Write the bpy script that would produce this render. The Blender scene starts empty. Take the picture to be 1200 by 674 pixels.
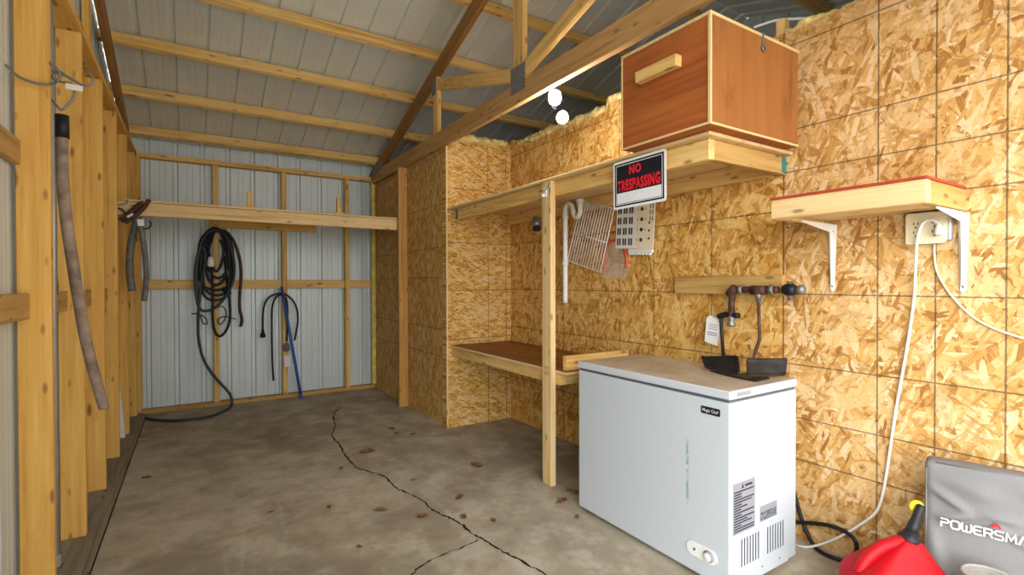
import bpy, bmesh, math, random
from mathutils import Vector, Matrix, noise
random.seed(7)
S = bpy.context.scene
COL = S.collection

# ------------------------------------------------------------------ camera
F_PX = 584.44
YAW, PITCH, ROLL = math.radians(32.6), math.radians(-0.554), math.radians(-0.143)
EYE = Vector((0, 0, 1.24))
fw = Vector((math.sin(YAW)*math.cos(PITCH), math.cos(YAW)*math.cos(PITCH), math.sin(PITCH)))
r0 = Vector((math.cos(YAW), -math.sin(YAW), 0)); u0 = r0.cross(fw)
rt = r0*math.cos(ROLL) + u0*math.sin(ROLL)
up = -r0*math.sin(ROLL) + u0*math.cos(ROLL)
cam = bpy.data.cameras.new('camera'); co = bpy.data.objects.new('camera', cam); COL.objects.link(co)
cam.sensor_width = 36; cam.lens = F_PX/1200*36; cam.clip_start = 0.02
co.matrix_world = Matrix((( rt.x, up.x, -fw.x, 0), (rt.y, up.y, -fw.y, 0), (rt.z, up.z, -fw.z, EYE.z), (0, 0, 0, 1)))
S.camera = co

def at(ax, val, x, y):
    """measured point of the photograph put on the real plane X/Y/Z = val"""
    d = fw*F_PX + rt*(x-600) - up*(y-337)
    t = (val - EYE[ax])/d[ax]
    return EYE + d*t

# ------------------------------------------------------------------ materials
def new_mat(name, rough=0.7, metal=0.0, spec=0.3):
    m = bpy.data.materials.new(name); m.use_nodes = True
    nt = m.node_tree; b = nt.nodes['Principled BSDF']
    b.inputs['Roughness'].default_value = rough; b.inputs['Metallic'].default_value = metal
    b.inputs['Specular IOR Level'].default_value = spec
    return m, nt, b

class N:
    """small node helper"""
    def __init__(s, nt): s.nt = nt; s.L = nt.links
    def n(s, t, **k):
        x = s.nt.nodes.new(t)
        for a, v in k.items(): setattr(x, a, v)
        return x
    def put(s, sock, v):
        if hasattr(v, 'links'): s.L.new(v, sock)
        elif v is not None: sock.default_value = v
    def math(s, op, a, b=None, c=None, clamp=False):
        x = s.n('ShaderNodeMath', operation=op); x.use_clamp = clamp
        for i, v in enumerate((a, b, c)):
            if v is not None: s.put(x.inputs[i], v)
        return x.outputs[0]
    def mix(s, f, a, b, mode='MIX'):
        x = s.n('ShaderNodeMix', data_type='RGBA', blend_type=mode)
        s.put(x.inputs[0], f)
        for i, v in ((6, a), (7, b)):
            if isinstance(v, tuple) and len(v) == 3: v = v+(1,)
            s.put(x.inputs[i], v)
        return x.outputs[2]
    def ramp(s, f, stops, interp='LINEAR'):
        x = s.n('ShaderNodeValToRGB'); cr = x.color_ramp; cr.interpolation = interp
        while len(cr.elements) < len(stops): cr.elements.new(0.5)
        for e, (p, c) in zip(cr.elements, stops):
            e.position = p; e.color = (c+(1,)) if len(c) == 3 else c
        s.put(x.inputs[0], f); return x.outputs[0]
    def smooth(s, v, a, b):
        x = s.n('ShaderNodeMapRange', interpolation_type='SMOOTHSTEP')
        s.put(x.inputs[0], v); x.inputs[1].default_value = a; x.inputs[2].default_value = b
        return x.outputs[0]
    def mapping(s, vec, loc=(0,0,0), rot=(0,0,0), scale=(1,1,1)):
        x = s.n('ShaderNodeMapping'); s.L.new(vec, x.inputs[0])
        x.inputs[1].default_value = loc; x.inputs[2].default_value = rot; x.inputs[3].default_value = scale
        return x.outputs[0]
    def noise(s, vec, scale, detail=3, rough=0.5, dist=0.0):
        x = s.n('ShaderNodeTexNoise'); s.L.new(vec, x.inputs['Vector'])
        x.inputs['Scale'].default_value = scale; x.inputs['Detail'].default_value = detail
        x.inputs['Roughness'].default_value = rough; x.inputs['Distortion'].default_value = dist
        return x.outputs[0]
    def objcoord(s, rnd=True):
        tc = s.n('ShaderNodeTexCoord').outputs['Object']
        if not rnd: return tc
        oi = s.n('ShaderNodeObjectInfo').outputs['Random']
        a = s.n('ShaderNodeVectorMath', operation='ADD'); s.L.new(tc, a.inputs[0])
        c = s.n('ShaderNodeCombineXYZ')
        for i, k in enumerate((37., 11., 5.)): s.L.new(s.math('MULTIPLY', oi, k), c.inputs[i])
        s.L.new(c.outputs[0], a.inputs[1]); return a.outputs[0]
    def bump(s, b, h, strength=0.3, dist=0.01):
        x = s.n('ShaderNodeBump'); x.inputs['Strength'].default_value = strength; x.inputs['Distance'].default_value = dist
        s.put(x.inputs['Height'], h); s.L.new(x.outputs[0], b.inputs['Normal'])

def plain(name, c, rough=0.6, metal=0.0, spec=0.3, var=0.12, scale=12):
    m, nt, b = new_mat(name, rough, metal, spec); h = N(nt)
    v = h.objcoord()
    f = h.noise(v, scale, 4)
    lo = tuple(x*(1-var) for x in c); hi = tuple(min(1, x*(1+var)) for x in c)
    h.L.new(h.ramp(f, [(0.3, lo), (0.7, hi)]), b.inputs['Base Color'])
    return m

def wood(name, light, mid, dark, knots=True, rough=0.65, streak=1.0, dirt=0.25):
    m, nt, b = new_mat(name, rough); h = N(nt)
    v = h.objcoord()
    g = h.noise(h.mapping(v, scale=(1.1, 26, 26)), 1.6, 6, 0.6, 0.35)
    g2 = h.noise(h.mapping(v, loc=(5, 2, 9), scale=(0.7, 9, 9)), 1.3, 3, 0.5, 0.6)
    c = h.ramp(h.math('ADD', h.math('MULTIPLY', g, 0.62*streak), h.math('ADD', h.math('MULTIPLY', g2, 0.38), .5*(1-streak)*.62)), [(0.34, dark), (0.47, mid), (0.63, light)])
    blot = h.noise(h.mapping(v, scale=(.6, 1.6, 1.6)), 3.2, 5, 0.65)
    c = h.mix(h.math('MULTIPLY', h.smooth(blot, 0.50, 0.74), dirt), c, tuple(x*0.5 for x in dark))
    if knots:
        for sc, r0_, r1_, thr, op, lo in ((( 2.6, 8.5, 8.5), .06, .13, .35, .72, 0), ((8, 24, 24), .10, .28, .62, .65, 7)):
            vo = h.n('ShaderNodeTexVoronoi'); vo.voronoi_dimensions = '3D'
            h.L.new(h.mapping(v, loc=(lo, lo, lo), scale=sc), vo.inputs['Vector']); vo.inputs['Scale'].default_value = 1.0
            k = h.math('SUBTRACT', 1.0, h.smooth(vo.outputs['Distance'], r0_, r1_))
            sel = h.n('ShaderNodeSeparateColor'); h.L.new(vo.outputs['Color'], sel.inputs[0])
            k = h.math('MULTIPLY', k, h.math('GREATER_THAN', sel.outputs[0], thr))
            c = h.mix(h.math('MULTIPLY', k, op), c, (0.12, 0.045, 0.012))
    h.L.new(c, b.inputs['Base Color'])
    h.bump(b, g, 0.15, 0.004)
    return m

def osb(name, axis, vl, hl, lean=0.0, tint=(1, 1, 1), red=(), fine_=1.0, spread=1.0, sheets=None):
    m, nt, b = new_mat(name, 0.62, spec=0.25); h = N(nt)
    tc = h.objcoord(False)
    sp = h.n('ShaderNodeSeparateXYZ'); h.L.new(tc, sp.inputs[0])
    u, v = sp.outputs[0], sp.outputs[1]
    cb = h.n('ShaderNodeCombineXYZ'); h.L.new(u, cb.inputs[0]); h.L.new(v, cb.inputs[1])
    w = h.n('ShaderNodeTexNoise'); h.L.new(cb.outputs[0], w.inputs['Vector']); w.inputs['Scale'].default_value = 9
    w.inputs['Detail'].default_value = 2
    sc = h.n('ShaderNodeVectorMath', operation='SCALE'); h.L.new(w.outputs['Color'], sc.inputs[0]); sc.inputs['Scale'].default_value = 0.035
    ad = h.n('ShaderNodeVectorMath', operation='ADD'); h.L.new(cb.outputs[0], ad.inputs[0]); h.L.new(sc.outputs[0], ad.inputs[1])
    vec = ad.outputs[0]
    stops = [(0.0, (.33, .15, .035)), (0.10, (.47, .24, .06)), (0.26, (.60, .35, .105)), (0.5, (.67, .405, .135)), (0.74, (.74, .48, .19)), (1.0, (.86, .66, .40))]
    stops = [(p, tuple(min(1, x*t) for x, t in zip(c, tint))) for p, c in stops]
    col = None; height = None
    layers = [(5, 13, 34, 0.0), (64, 10, 40, 0.40), (-38, 12, 34, 0.45), (96, 9, 30, 0.5), (28, 13, 46, 0.5), (-68, 14, 52, 0.55), (82, 15, 70, 0.6), (-15, 17, 80, 0.66), (48, 18, 95, 0.66)]
    for i, (ang, sx, sy, thr) in enumerate(layers):
        mp = h.mapping(vec, loc=(i*3.7, i*1.9, 0), rot=(0, 0, math.radians(ang*spread+lean)))
        mp = h.mapping(mp, scale=(sx*fine_, sy*fine_, 1))
        vo = h.n('ShaderNodeTexVoronoi'); vo.voronoi_dimensions = '2D'; h.L.new(mp, vo.inputs['Vector']); vo.inputs['Scale'].default_value = 1.0
        sp_ = h.n('ShaderNodeSeparateColor'); h.L.new(vo.outputs['Color'], sp_.inputs[0])
        gr = h.noise(h.mapping(mp, scale=(0.5, 5, 1)), 1.6, 3, 0.6)
        val = h.math('ADD', h.math('ADD', h.math('MULTIPLY', sp_.outputs[0], 1.0), 0.0), h.math('MULTIPLY', h.math('SUBTRACT', gr, 0.5), 0.75))
        c = h.ramp(val, stops)
        if col is None: col, height = c, sp_.outputs[2]
        else:
            mk = h.math('GREATER_THAN', sp_.outputs[1], thr)
            col = h.mix(mk, col, c); height = h.mix(mk, height, sp_.outputs[2])
    for k_, (ang, sx, sy, cc, th) in enumerate(((33, 18, 130, (.34, .15, .035), .90), (-52, 15, 110, (.38, .17, .045), .90), (80, 11, 50, (.82, .60, .33), .88), (12, 9, 34, (.76, .50, .22), .88), (-25, 9, 30, (.79, .55, .27), .90))):
        mp = h.mapping(vec, loc=(41+k_*5.3, 17+k_*2.1, 0), rot=(0, 0, math.radians(ang*spread+lean)))
        vo = h.n('ShaderNodeTexVoronoi'); vo.voronoi_dimensions = '2D'; h.L.new(h.mapping(mp, scale=(sx*fine_, sy*fine_, 1)), vo.inputs['Vector']); vo.inputs['Scale'].default_value = 1.0
        sp_ = h.n('ShaderNodeSeparateColor'); h.L.new(vo.outputs['Color'], sp_.inputs[0])
        col = h.mix(h.math('MULTIPLY', h.math('GREATER_THAN', sp_.outputs[1], th), h.math('ADD', .25, h.math('MULTIPLY', sp_.outputs[2], .4))), col, cc)
    fine = h.noise(vec, 70, 3, 0.6)
    col = h.mix(h.math('MULTIPLY', h.smooth(fine, 0.57, 0.70), 0.5), col, (.22, .09, .02))
    big = h.noise(vec, 1.3, 3, 0.5)
    col = h.mix(h.math('MULTIPLY', h.smooth(big, 0.5, 0.75), 0.22), col, (.40, .20, .05))
    if sheets:      # the far sheets are of a yellower board
        far = h.math('GREATER_THAN', u, sheets[0])
        col = h.mix(far, col, h.mix(1.0, col, sheets[1], 'MULTIPLY'))
    ln = None
    for coord, lst in ((u, vl), (v, hl)):
        for p in lst:
            wv = h.math('ADD', h.math('ABSOLUTE', h.math('SUBTRACT', coord, p)), h.math('MULTIPLY', h.math('SUBTRACT', fine, 0.5), 0.006))
            k = h.math('LESS_THAN', wv, 0.0030)
            ln = k if ln is None else h.math('MAXIMUM', ln, k)
    if ln is not None: col = h.mix(h.math('MULTIPLY', ln, 0.72), col, (.05, .035, .02))
    for p in red:
        k = h.math('LESS_THAN', h.math('ABSOLUTE', h.math('SUBTRACT', u, p)), 0.004)
        col = h.mix(h.math('MULTIPLY', k, 0.8), col, (.20, .035, .015))
    h.L.new(col, b.inputs['Base Color'])
    h.bump(b, height, 0.25, 0.002)
    return m

def concrete(name):
    m, nt, b = new_mat(name, 0.75, spec=0.25); h = N(nt)
    v = h.objcoord(False)
    n1 = h.noise(v, 0.9, 5, 0.6, 0.4); n2 = h.noise(v, 5, 6, 0.65); n3 = h.noise(v, 60, 3, 0.6)
    c = h.ramp(n1, [(0.32, (.265, .22, .155)), (0.5, (.395, .335, .245)), (0.68, (.485, .425, .325))])
    c = h.mix(h.math('MULTIPLY', h.smooth(n2, 0.46, 0.70), 0.50), c, (.20, .165, .12))
    c = h.mix(h.math('MULTIPLY', h.smooth(n2, 0.50, 0.36), 0.45), c, (.58, .53, .44))
    c = h.mix(h.math('MULTIPLY', h.smooth(n3, 0.55, 0.75), 0.30), c, (.17, .14, .10))
    st = h.noise(h.mapping(v, loc=(3, 1, 0), rot=(0, 0, 0.5), scale=(3.5, 0.6, 1)), 1.6, 4, 0.6, 1.2)
    c = h.mix(h.math('MULTIPLY', h.smooth(st, 0.62, 0.72), 0.22), c, (.62, .58, .50))
    # broad darker brown patch by the closet and the bench
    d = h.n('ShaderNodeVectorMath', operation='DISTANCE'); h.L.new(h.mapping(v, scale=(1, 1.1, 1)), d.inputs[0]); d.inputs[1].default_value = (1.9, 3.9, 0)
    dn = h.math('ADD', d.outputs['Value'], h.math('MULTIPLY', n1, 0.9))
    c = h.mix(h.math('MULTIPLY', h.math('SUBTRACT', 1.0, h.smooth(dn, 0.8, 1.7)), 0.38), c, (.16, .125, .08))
    h.L.new(c, b.inputs['Base Color']); h.bump(b, n3, 0.12, 0.004)
    return m

def metal_sheet(name, c, rough=0.42, metal=0.35, dirt=0.3):
    m, nt, b = new_mat(name, rough, metal, 0.4); h = N(nt)
    v = h.objcoord(False)
    n = h.noise(h.mapping(v, scale=(1, 1, 0.35)), 3.0, 5, 0.6); n2 = h.noise(v, 24, 3, 0.6)
    a = h.mix(h.math('MULTIPLY', h.smooth(n, 0.5, 0.75), dirt), c, tuple(x*0.66 for x in c))
    a = h.mix(h.math('MULTIPLY', h.smooth(n2, 0.6, 0.74), dirt*0.7), a, (.33, .29, .22))
    h.L.new(a, b.inputs['Base Color'])
    return m

M = {}
M['pine'] = wood('pine lumber', (.86, .60, .24), (.77, .48, .155), (.56, .29, .07), dirt=.45)
M['pine_gold'] = wood('golden stud lumber', (.84, .53, .15), (.76, .42, .095), (.60, .29, .05), dirt=0.30)
M['pine_pale'] = wood('pale shelf lumber', (.84, .62, .33), (.78, .54, .25), (.62, .37, .13), dirt=0.2)
M['chord'] = wood('reddish truss lumber', (.60, .36, .15), (.50, .27, .095), (.34, .155, .04))
M['rafter'] = wood('brown rafter lumber', (.42, .23, .075), (.33, .165, .045), (.22, .10, .025))
M['weathered'] = wood('weathered sill lumber', (.33, .285, .215), (.26, .215, .155), (.17, .135, .09), dirt=0.4)
M['board'] = wood('old brown board', (.58, .38, .14), (.50, .30, .09), (.34, .18, .05))
M['closet_stud'] = wood('brown closet stud', (.60, .33, .10), (.52, .26, .065), (.38, .17, .035))
M['ply_red'] = wood('red brown plywood', (.47, .145, .032), (.39, .105, .022), (.28, .066, .014), knots=False, dirt=0.3)
M['ply_brown'] = wood('brown plywood', (.39, .155, .04), (.33, .12, .028), (.26, .088, .02), knots=False, dirt=0.75, streak=.5)
M['ply_dark'] = wood('stained dark plywood', (.36, .155, .035), (.28, .11, .022), (.16, .055, .012), knots=False, dirt=0.6)
M['ply_edge'] = wood('plywood edge', (.82, .62, .33), (.76, .54, .25), (.62, .40, .16), knots=False, dirt=0.1)
M['red_top'] = plain('red painted shelf top', (.42, .055, .025), 0.6)
M['siding'] = metal_sheet('silver wall siding', (.62, .68, .67), 0.45, 0.2)
M['roof'] = metal_sheet('roof sheet underside', (.73, .745, .69), 0.5, 0.25, 0.22)
M['floor'] = concrete('concrete')
M['ground'] = plain('pale gravel', (.42, .40, .36), 0.9, scale=30)
M['crack'] = plain('crack', (.035, .03, .022), 0.95, spec=0)
M['white_enamel'] = plain('white enamel', (.55, .59, .63), 0.28, spec=0.5, var=0.015)
M['white_plastic'] = plain('white plastic', (.82, .81, .77), 0.4, spec=0.4, var=0.03)
M['pvc'] = plain('white pvc', (.85, .83, .76), 0.4, spec=0.4, var=0.04)
M['ivory'] = plain('ivory plastic', (.76, .68, .47), 0.4, spec=0.4, var=0.03)
M['cream'] = plain('cream plastic', (.84, .74, .55), 0.45, var=0.03)
M['white_metal'] = plain('white coated steel', (.85, .85, .82), 0.35, spec=0.5, var=0.04)
M['black'] = plain('black rubber', (.012, .012, .014), 0.5, spec=0.35, var=0.2)
M['green_hose'] = plain('dark green hose', (.022, .042, .042), 0.45, spec=0.4, var=0.2)
M['maroon_hose'] = plain('dark maroon hose', (.05, .014, .012), 0.45, spec=0.4, var=0.2)
M['blue'] = plain('blue pole paint', (.03, .10, .42), 0.4, spec=0.4)
M['steel'] = plain('grey steel', (.26, .26, .25), 0.5, 0.7)
M['conduit'] = plain('galvanised conduit', (.50, .53, .53), 0.4, 0.5)
M['gusset'] = plain('gusset plate', (.23, .24, .25), 0.5, 0.5, scale=90, var=0.4)
M['rust'] = plain('rusty iron', (.095, .045, .03), 0.65, 0.3, var=0.5, scale=40)
M['rust_tube'] = plain('rusty grey tube', (.27, .20, .15), 0.7, var=0.45, scale=18)
M['grey_tube'] = plain('grey rubber tube', (.17, .16, .14), 0.6, var=0.35, scale=25)
M['black_iron'] = plain('black iron', (.018, .018, .02), 0.45, 0.3, var=0.3)
M['teal'] = plain('teal hanger', (.02, .20, .22), 0.5)
M['paper'] = plain('paper tag', (.80, .79, .76), 0.7, var=0.05)
M['red_sign'] = plain('sign red', (.80, .015, .03), 0.5, var=0.02)
M['black_sign'] = plain('sign black', (.012, .012, .02), 0.4, var=0.1)
M['white_sign'] = plain('sign white', (.82, .84, .84), 0.4, var=0.02)
M['grey_label'] = plain('grey label', (.30, .30, .33), 0.6, var=0.04)
M['ink'] = plain('printed ink', (.03, .03, .05), 0.6)
M['red_can'] = plain('red plastic can', (.42, .003, .008), 0.5, spec=0.25, var=0.06)
M['yellow'] = plain('yellow plastic', (.75, .62, .02), 0.4)
M['red_hoop'] = plain('red orange plastic', (.72, .10, .04), 0.5)
M['text_white'] = plain('printed white', (.85, .85, .85), 0.6, var=0.02)
M['chevron'] = plain('printed red', (.62, .02, .03), 0.6)
M['insul'] = plain('yellow fibreglass insulation', (.74, .60, .25), 0.95, spec=0.05, var=0.3, scale=22)
M['foam'] = plain('yellow spray foam', (.78, .62, .16), 0.8, var=0.2)
M['leaf'] = plain('dry leaf', (.20, .085, .028), 0.85, var=0.4, scale=30)

def fabric(name, c):
    m, nt, b = new_mat(name, 0.85, spec=0.15); h = N(nt)
    v = h.objcoord(False)
    wv = h.noise(h.mapping(v, scale=(40, 400, 40)), 1.0, 2); n = h.noise(v, 3.5, 4)
    a = h.mix(h.math('MULTIPLY', h.smooth(n, 0.4, 0.7), 0.35), c, tuple(x*0.7 for x in c))
    a = h.mix(h.math('MULTIPLY', wv, 0.25), a, tuple(x*0.6 for x in c))
    h.L.new(a, b.inputs['Base Color']); h.bump(b, wv, 0.2, 0.002); return m
M['bag'] = fabric('grey woven fabric', (.21, .205, .20))

def dusty_lid():
    m, nt, b = new_mat('dusty white enamel lid', 0.45, spec=0.4); h = N(nt)
    g = h.n('ShaderNodeNewGeometry'); sp = h.n('ShaderNodeSeparateXYZ'); h.L.new(g.outputs['Normal'], sp.inputs[0])
    v = h.objcoord(False); n = h.noise(v, 7, 6, 0.65); n2 = h.noise(v, 45, 3)
    d = h.ramp(n, [(0.35, (.42, .33, .235)), (0.65, (.56, .47, .37))])
    d = h.mix(h.math('MULTIPLY', h.smooth(n2, 0.6, 0.72), 0.6), d, (.16, .11, .07))
    c = h.mix(h.smooth(sp.outputs[2], 0.85, 0.98), (.55, .59, .63), d)
    h.L.new(c, b.inputs['Base Color']); return m
M['lid'] = dusty_lid()

def stained_enamel():
    m, nt, b = new_mat('scuffed white enamel', 0.28, spec=0.5); h = N(nt)
    v = h.objcoord(False); sp = h.n('ShaderNodeSeparateXYZ'); h.L.new(v, sp.inputs[0])
    g = h.n('ShaderNodeNewGeometry'); sn = h.n('ShaderNodeSeparateXYZ'); h.L.new(g.outputs['Normal'], sn.inputs[0])
    fr = h.math('LESS_THAN', sn.outputs[0], -0.9)
    n = h.noise(v, 40, 4, 0.7)
    k = h.math('SUBTRACT', 1.0, h.smooth(h.math('ABSOLUTE', h.math('SUBTRACT', sp.outputs[1], 1.385)), 0.002, 0.011))
    k2 = h.math('SUBTRACT', 1.0, h.smooth(h.math('ABSOLUTE', h.math('SUBTRACT', sp.outputs[2], 0.43)), 0.09, 0.16))
    k = h.math('MULTIPLY', h.math('MULTIPLY', k, k2), h.math('MULTIPLY', fr, h.smooth(n, 0.40, 0.60)))
    c = h.mix(h.math('MULTIPLY', k, 0.75), (.55, .59, .63), (.07, .27, .26))
    sc = h.noise(h.mapping(v, rot=(0, 0, 0.3), scale=(6, 3, 14)), 2.0, 5, 0.7)
    c = h.mix(h.math('MULTIPLY', h.smooth(sc, 0.66, 0.74), 0.35), c, (.45, .45, .45))
    h.L.new(c, b.inputs['Base Color']); return m
M['freezer'] = stained_enamel()

def clear_plastic():
    m, nt, b = new_mat('clear plastic', 0.18, spec=0.5); h = N(nt)
    b.inputs['Base Color'].default_value = (.85, .82, .74, 1); b.inputs['Transmission Weight'].default_value = 0.75
    b.inputs['IOR'].default_value = 1.2
    h.bump(b, h.noise(h.objcoord(), 25, 3), 0.3, 0.01); return m
M['clear'] = clear_plastic()
M['film'] = plain('clear film', (.8, .72, .62), .2)
M['film'].node_tree.nodes['Principled BSDF'].inputs['Alpha'].default_value = .22

def emit(name, c, s):
    m = bpy.data.materials.new(name); m.use_nodes = True; nt = m.node_tree
    b = nt.nodes['Principled BSDF']; b.inputs['Base Color'].default_value = c+(1,)
    b.inputs['Emission Color'].default_value = c+(1,); b.inputs['Emission Strength'].default_value = s; return m
M['bulb'] = emit('lit bulb', (.93, .97, 1.0), 30)

VR = [3.874, 3.493, 3.096, 2.479, 2.18, 1.76, .952, .755, .552, .345, .14, -.06, -.26]
HR = [.382, .584, .84, 1.181, 1.59, 1.777, 1.98, 2.39]
M['osb_right'] = osb('strand board right wall', 1, VR, HR, lean=20, tint=(.93, .87, .82), red=(1.355,), fine_=.78, sheets=(1.355, (1.0, .94, .66)))
M['osb_front'] = osb('strand board closet front', 0, [2.22, 2.408], [.755, 1.175, 1.586, 2.049], lean=-8, tint=(.97, .89, .60), fine_=1.15, spread=.5)
M['osb_side'] = osb('strand board closet side', 1, [4.296, 5.5], [.596, .837, 1.287, 1.548, 1.924, 2.36], lean=80, tint=(.88, .81, .55), fine_=1.25, spread=.45)

# ------------------------------------------------------------------ object helpers
ROOTM = {}
def link(name, me, mat=None, parent=None, smooth=False):
    o = bpy.data.objects.new(name, me); COL.objects.link(o)
    if mat is not None: me.materials.append(M[mat] if isinstance(mat, str) else mat)
    if smooth:
        for p in me.polygons: p.use_smooth = True
    if parent is not None: set_parent(o, parent)
    return o
def wm(o):
    return ROOTM.get(o.name, Matrix.Identity(4))
def set_parent(o, p):
    o.parent = p; o.matrix_parent_inverse = wm(p).inverted()
def place(o, mtx):
    o.matrix_basis = mtx; ROOTM[o.name] = mtx.copy(); return o
def tag(o, label=None, cat=None, group=None, kind=None):
    if label: o['label'] = label
    if cat: o['category'] = cat
    if group: o['group'] = group
    if kind: o['kind'] = kind
    return o
def thing(name, loc, label, cat, group=None):
    o = bpy.data.objects.new(name, None); COL.objects.link(o); o.empty_display_size = 0.05
    place(o, Matrix.Translation(Vector(loc)))
    return tag(o, label, cat, group)
def struct(o): o['kind'] = 'structure'; return o

def bm_mesh(bm, name):
    bmesh.ops.recalc_face_normals(bm, faces=bm.faces)
    me = bpy.data.meshes.new(name); bm.to_mesh(me); bm.free(); return me
def box_mesh(name, sx, sy, sz, bev=0.003, seg=1):
    bm = bmesh.new(); bmesh.ops.create_cube(bm, size=1)
    bmesh.ops.scale(bm, vec=(sx, sy, sz), verts=bm.verts)
    if bev: bmesh.ops.bevel(bm, geom=bm.edges[:], offset=bev, segments=seg, affect='EDGES', profile=0.7)
    return bm_mesh(bm, name)
def box(name, lo, hi, mat, parent=None, bev=0.003, seg=1, along=None, smooth=False):
    """axis-aligned box; grain runs along its longest side"""
    lo, hi = Vector(lo), Vector(hi); d = hi-lo; c = (lo+hi)/2
    if along is None: along = max(range(3), key=lambda i: d[i])
    if along == 0: R = Matrix.Identity(3); s = (d.x, d.y, d.z)
    elif along == 1: R = Matrix(((0, -1, 0), (1, 0, 0), (0, 0, 1))); s = (d.y, d.x, d.z)
    else: R = Matrix(((0, 0, 1), (0, 1, 0), (-1, 0, 0))); s = (d.z, d.y, d.x)
    o = link(name, box_mesh(name, *s, bev, seg), mat, None, smooth)
    place(o, Matrix.Translation(c) @ R.to_4x4())
    if parent is not None: set_parent(o, parent)
    return o
def beam(name, a, b, w, h, mat, parent=None, upv=(0, 0, 1), bev=0.003):
    a, b = Vector(a), Vector(b); x = (b-a); L = x.length; x.normalize()
    y = Vector(upv).cross(x).normalized(); z = x.cross(y)
    R = Matrix((x, y, z)).transposed()
    o = link(name, box_mesh(name, L, w, h, bev), mat)
    place(o, Matrix.Translation((a+b)/2) @ R.to_4x4())
    if parent is not None: set_parent(o, parent)
    return o
FX = Matrix(((0, 0, -1), (-1, 0, 0), (0, 1, 0)))      # faces -X, reads toward -Y
FY = Matrix(((1, 0, 0), (0, 0, -1), (0, 1, 0)))       # faces -Y, reads toward +X
FZ = Matrix.Identity(3)
def frame(R, origin, roll=0.0):
    return Matrix.Translation(Vector(origin)) @ (R @ Matrix.Rotation(roll, 3, 'Z')).to_4x4()
def slab(name, fr, pts, t, mat, parent=None, bev=0.0):
    bm = bmesh.new()
    f = bm.faces.new([bm.verts.new((x, y, 0)) for x, y in pts])
    r = bmesh.ops.extrude_face_region(bm, geom=[f])
    bmesh.ops.translate(bm, vec=(0, 0, t), verts=[v for v in r['geom'] if isinstance(v, bmesh.types.BMVert)])
    if bev: bmesh.ops.bevel(bm, geom=bm.edges[:], offset=bev, segments=2, affect='EDGES')
    o = link(name, bm_mesh(bm, name), mat); place(o, fr)
    if parent is not None: set_parent(o, parent)
    return o
def rect(w, h, x=0, y=0): return [(x-w/2, y-h/2), (x+w/2, y-h/2), (x+w/2, y+h/2), (x-w/2, y+h/2)]
def rrect(w, h, r, x=0, y=0, n=5):
    p = []
    for cx, cy, a0 in ((w/2-r, -h/2+r, -90), (w/2-r, h/2-r, 0), (-w/2+r, h/2-r, 90), (-w/2+r, -h/2+r, 180)):
        for i in range(n+1):
            a = math.radians(a0+90*i/n); p.append((x+cx+r*math.cos(a), y+cy+r*math.sin(a)))
    return p
def many(name, fr, polys, t, mat, parent=None):
    """several small marks of one printed or cut pattern in one mesh"""
    bm = bmesh.new()
    for pts in polys:
        f = bm.faces.new([bm.verts.new((x, y, 0)) for x, y in pts])
        r = bmesh.ops.extrude_face_region(bm, geom=[f])
        bmesh.ops.translate(bm, vec=(0, 0, t), verts=[v for v in r['geom'] if isinstance(v, bmesh.types.BMVert)])
    o = link(name, bm_mesh(bm, name), mat); place(o, fr)
    if parent is not None: set_parent(o, parent)
    return o
def each(name, fr, polys, t, mat, parent=None):
    return [slab(name, fr, pts, t, mat, parent) for pts in polys]
def circ(r, x=0, y=0, n=20): return [(x+r*math.cos(2*math.pi*i/n), y+r*math.sin(2*math.pi*i/n)) for i in range(n)]
def text(name, body, fr, width, height, mat, parent=None, bold=0.0, t=0.0008):
    cu = bpy.data.curves.new('t', 'FONT'); cu.body = body; cu.size = 1; cu.align_x = 'CENTER'; cu.align_y = 'CENTER'
    cu.offset = bold; cu.space_character = 1.0+bold*3; cu.extrude = 0.0; cu.resolution_u = 3
    to = bpy.data.objects.new('t', cu); COL.objects.link(to)
    dg = bpy.context.evaluated_depsgraph_get()
    me = bpy.data.meshes.new_from_object(to.evaluated_get(dg))
    bpy.data.objects.remove(to)
    xs = [v.co.x for v in me.vertices]; ys = [v.co.y for v in me.vertices]
    cx, cy = (min(xs)+max(xs))/2, (min(ys)+max(ys))/2
    sx, sy = width/(max(xs)-min(xs)), height/(max(ys)-min(ys))
    for v in me.vertices: v.co = ((v.co.x-cx)*sx, (v.co.y-cy)*sy, t)
    me.name = name; me.materials.clear()
    o = link(name, me, mat); place(o, fr)
    if parent is not None: set_parent(o, parent)
    return o
def spline(pts, n=8, closed=False):
    P = [Vector(p) for p in pts]; out = []
    if len(P) == 2: return P
    m = len(P)
    for i in range(m-1):
        p0 = P[max(i-1, 0)]; p1 = P[i]; p2 = P[i+1]; p3 = P[min(i+2, m-1)]
        for k in range(n):
            t = k/n
            out.append(0.5*((2*p1)+(-p0+p2)*t+(2*p0-5*p1+4*p2-p3)*t*t+(-p0+3*p1-3*p2+p3)*t**3))
    out.append(P[-1]); return out
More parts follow.
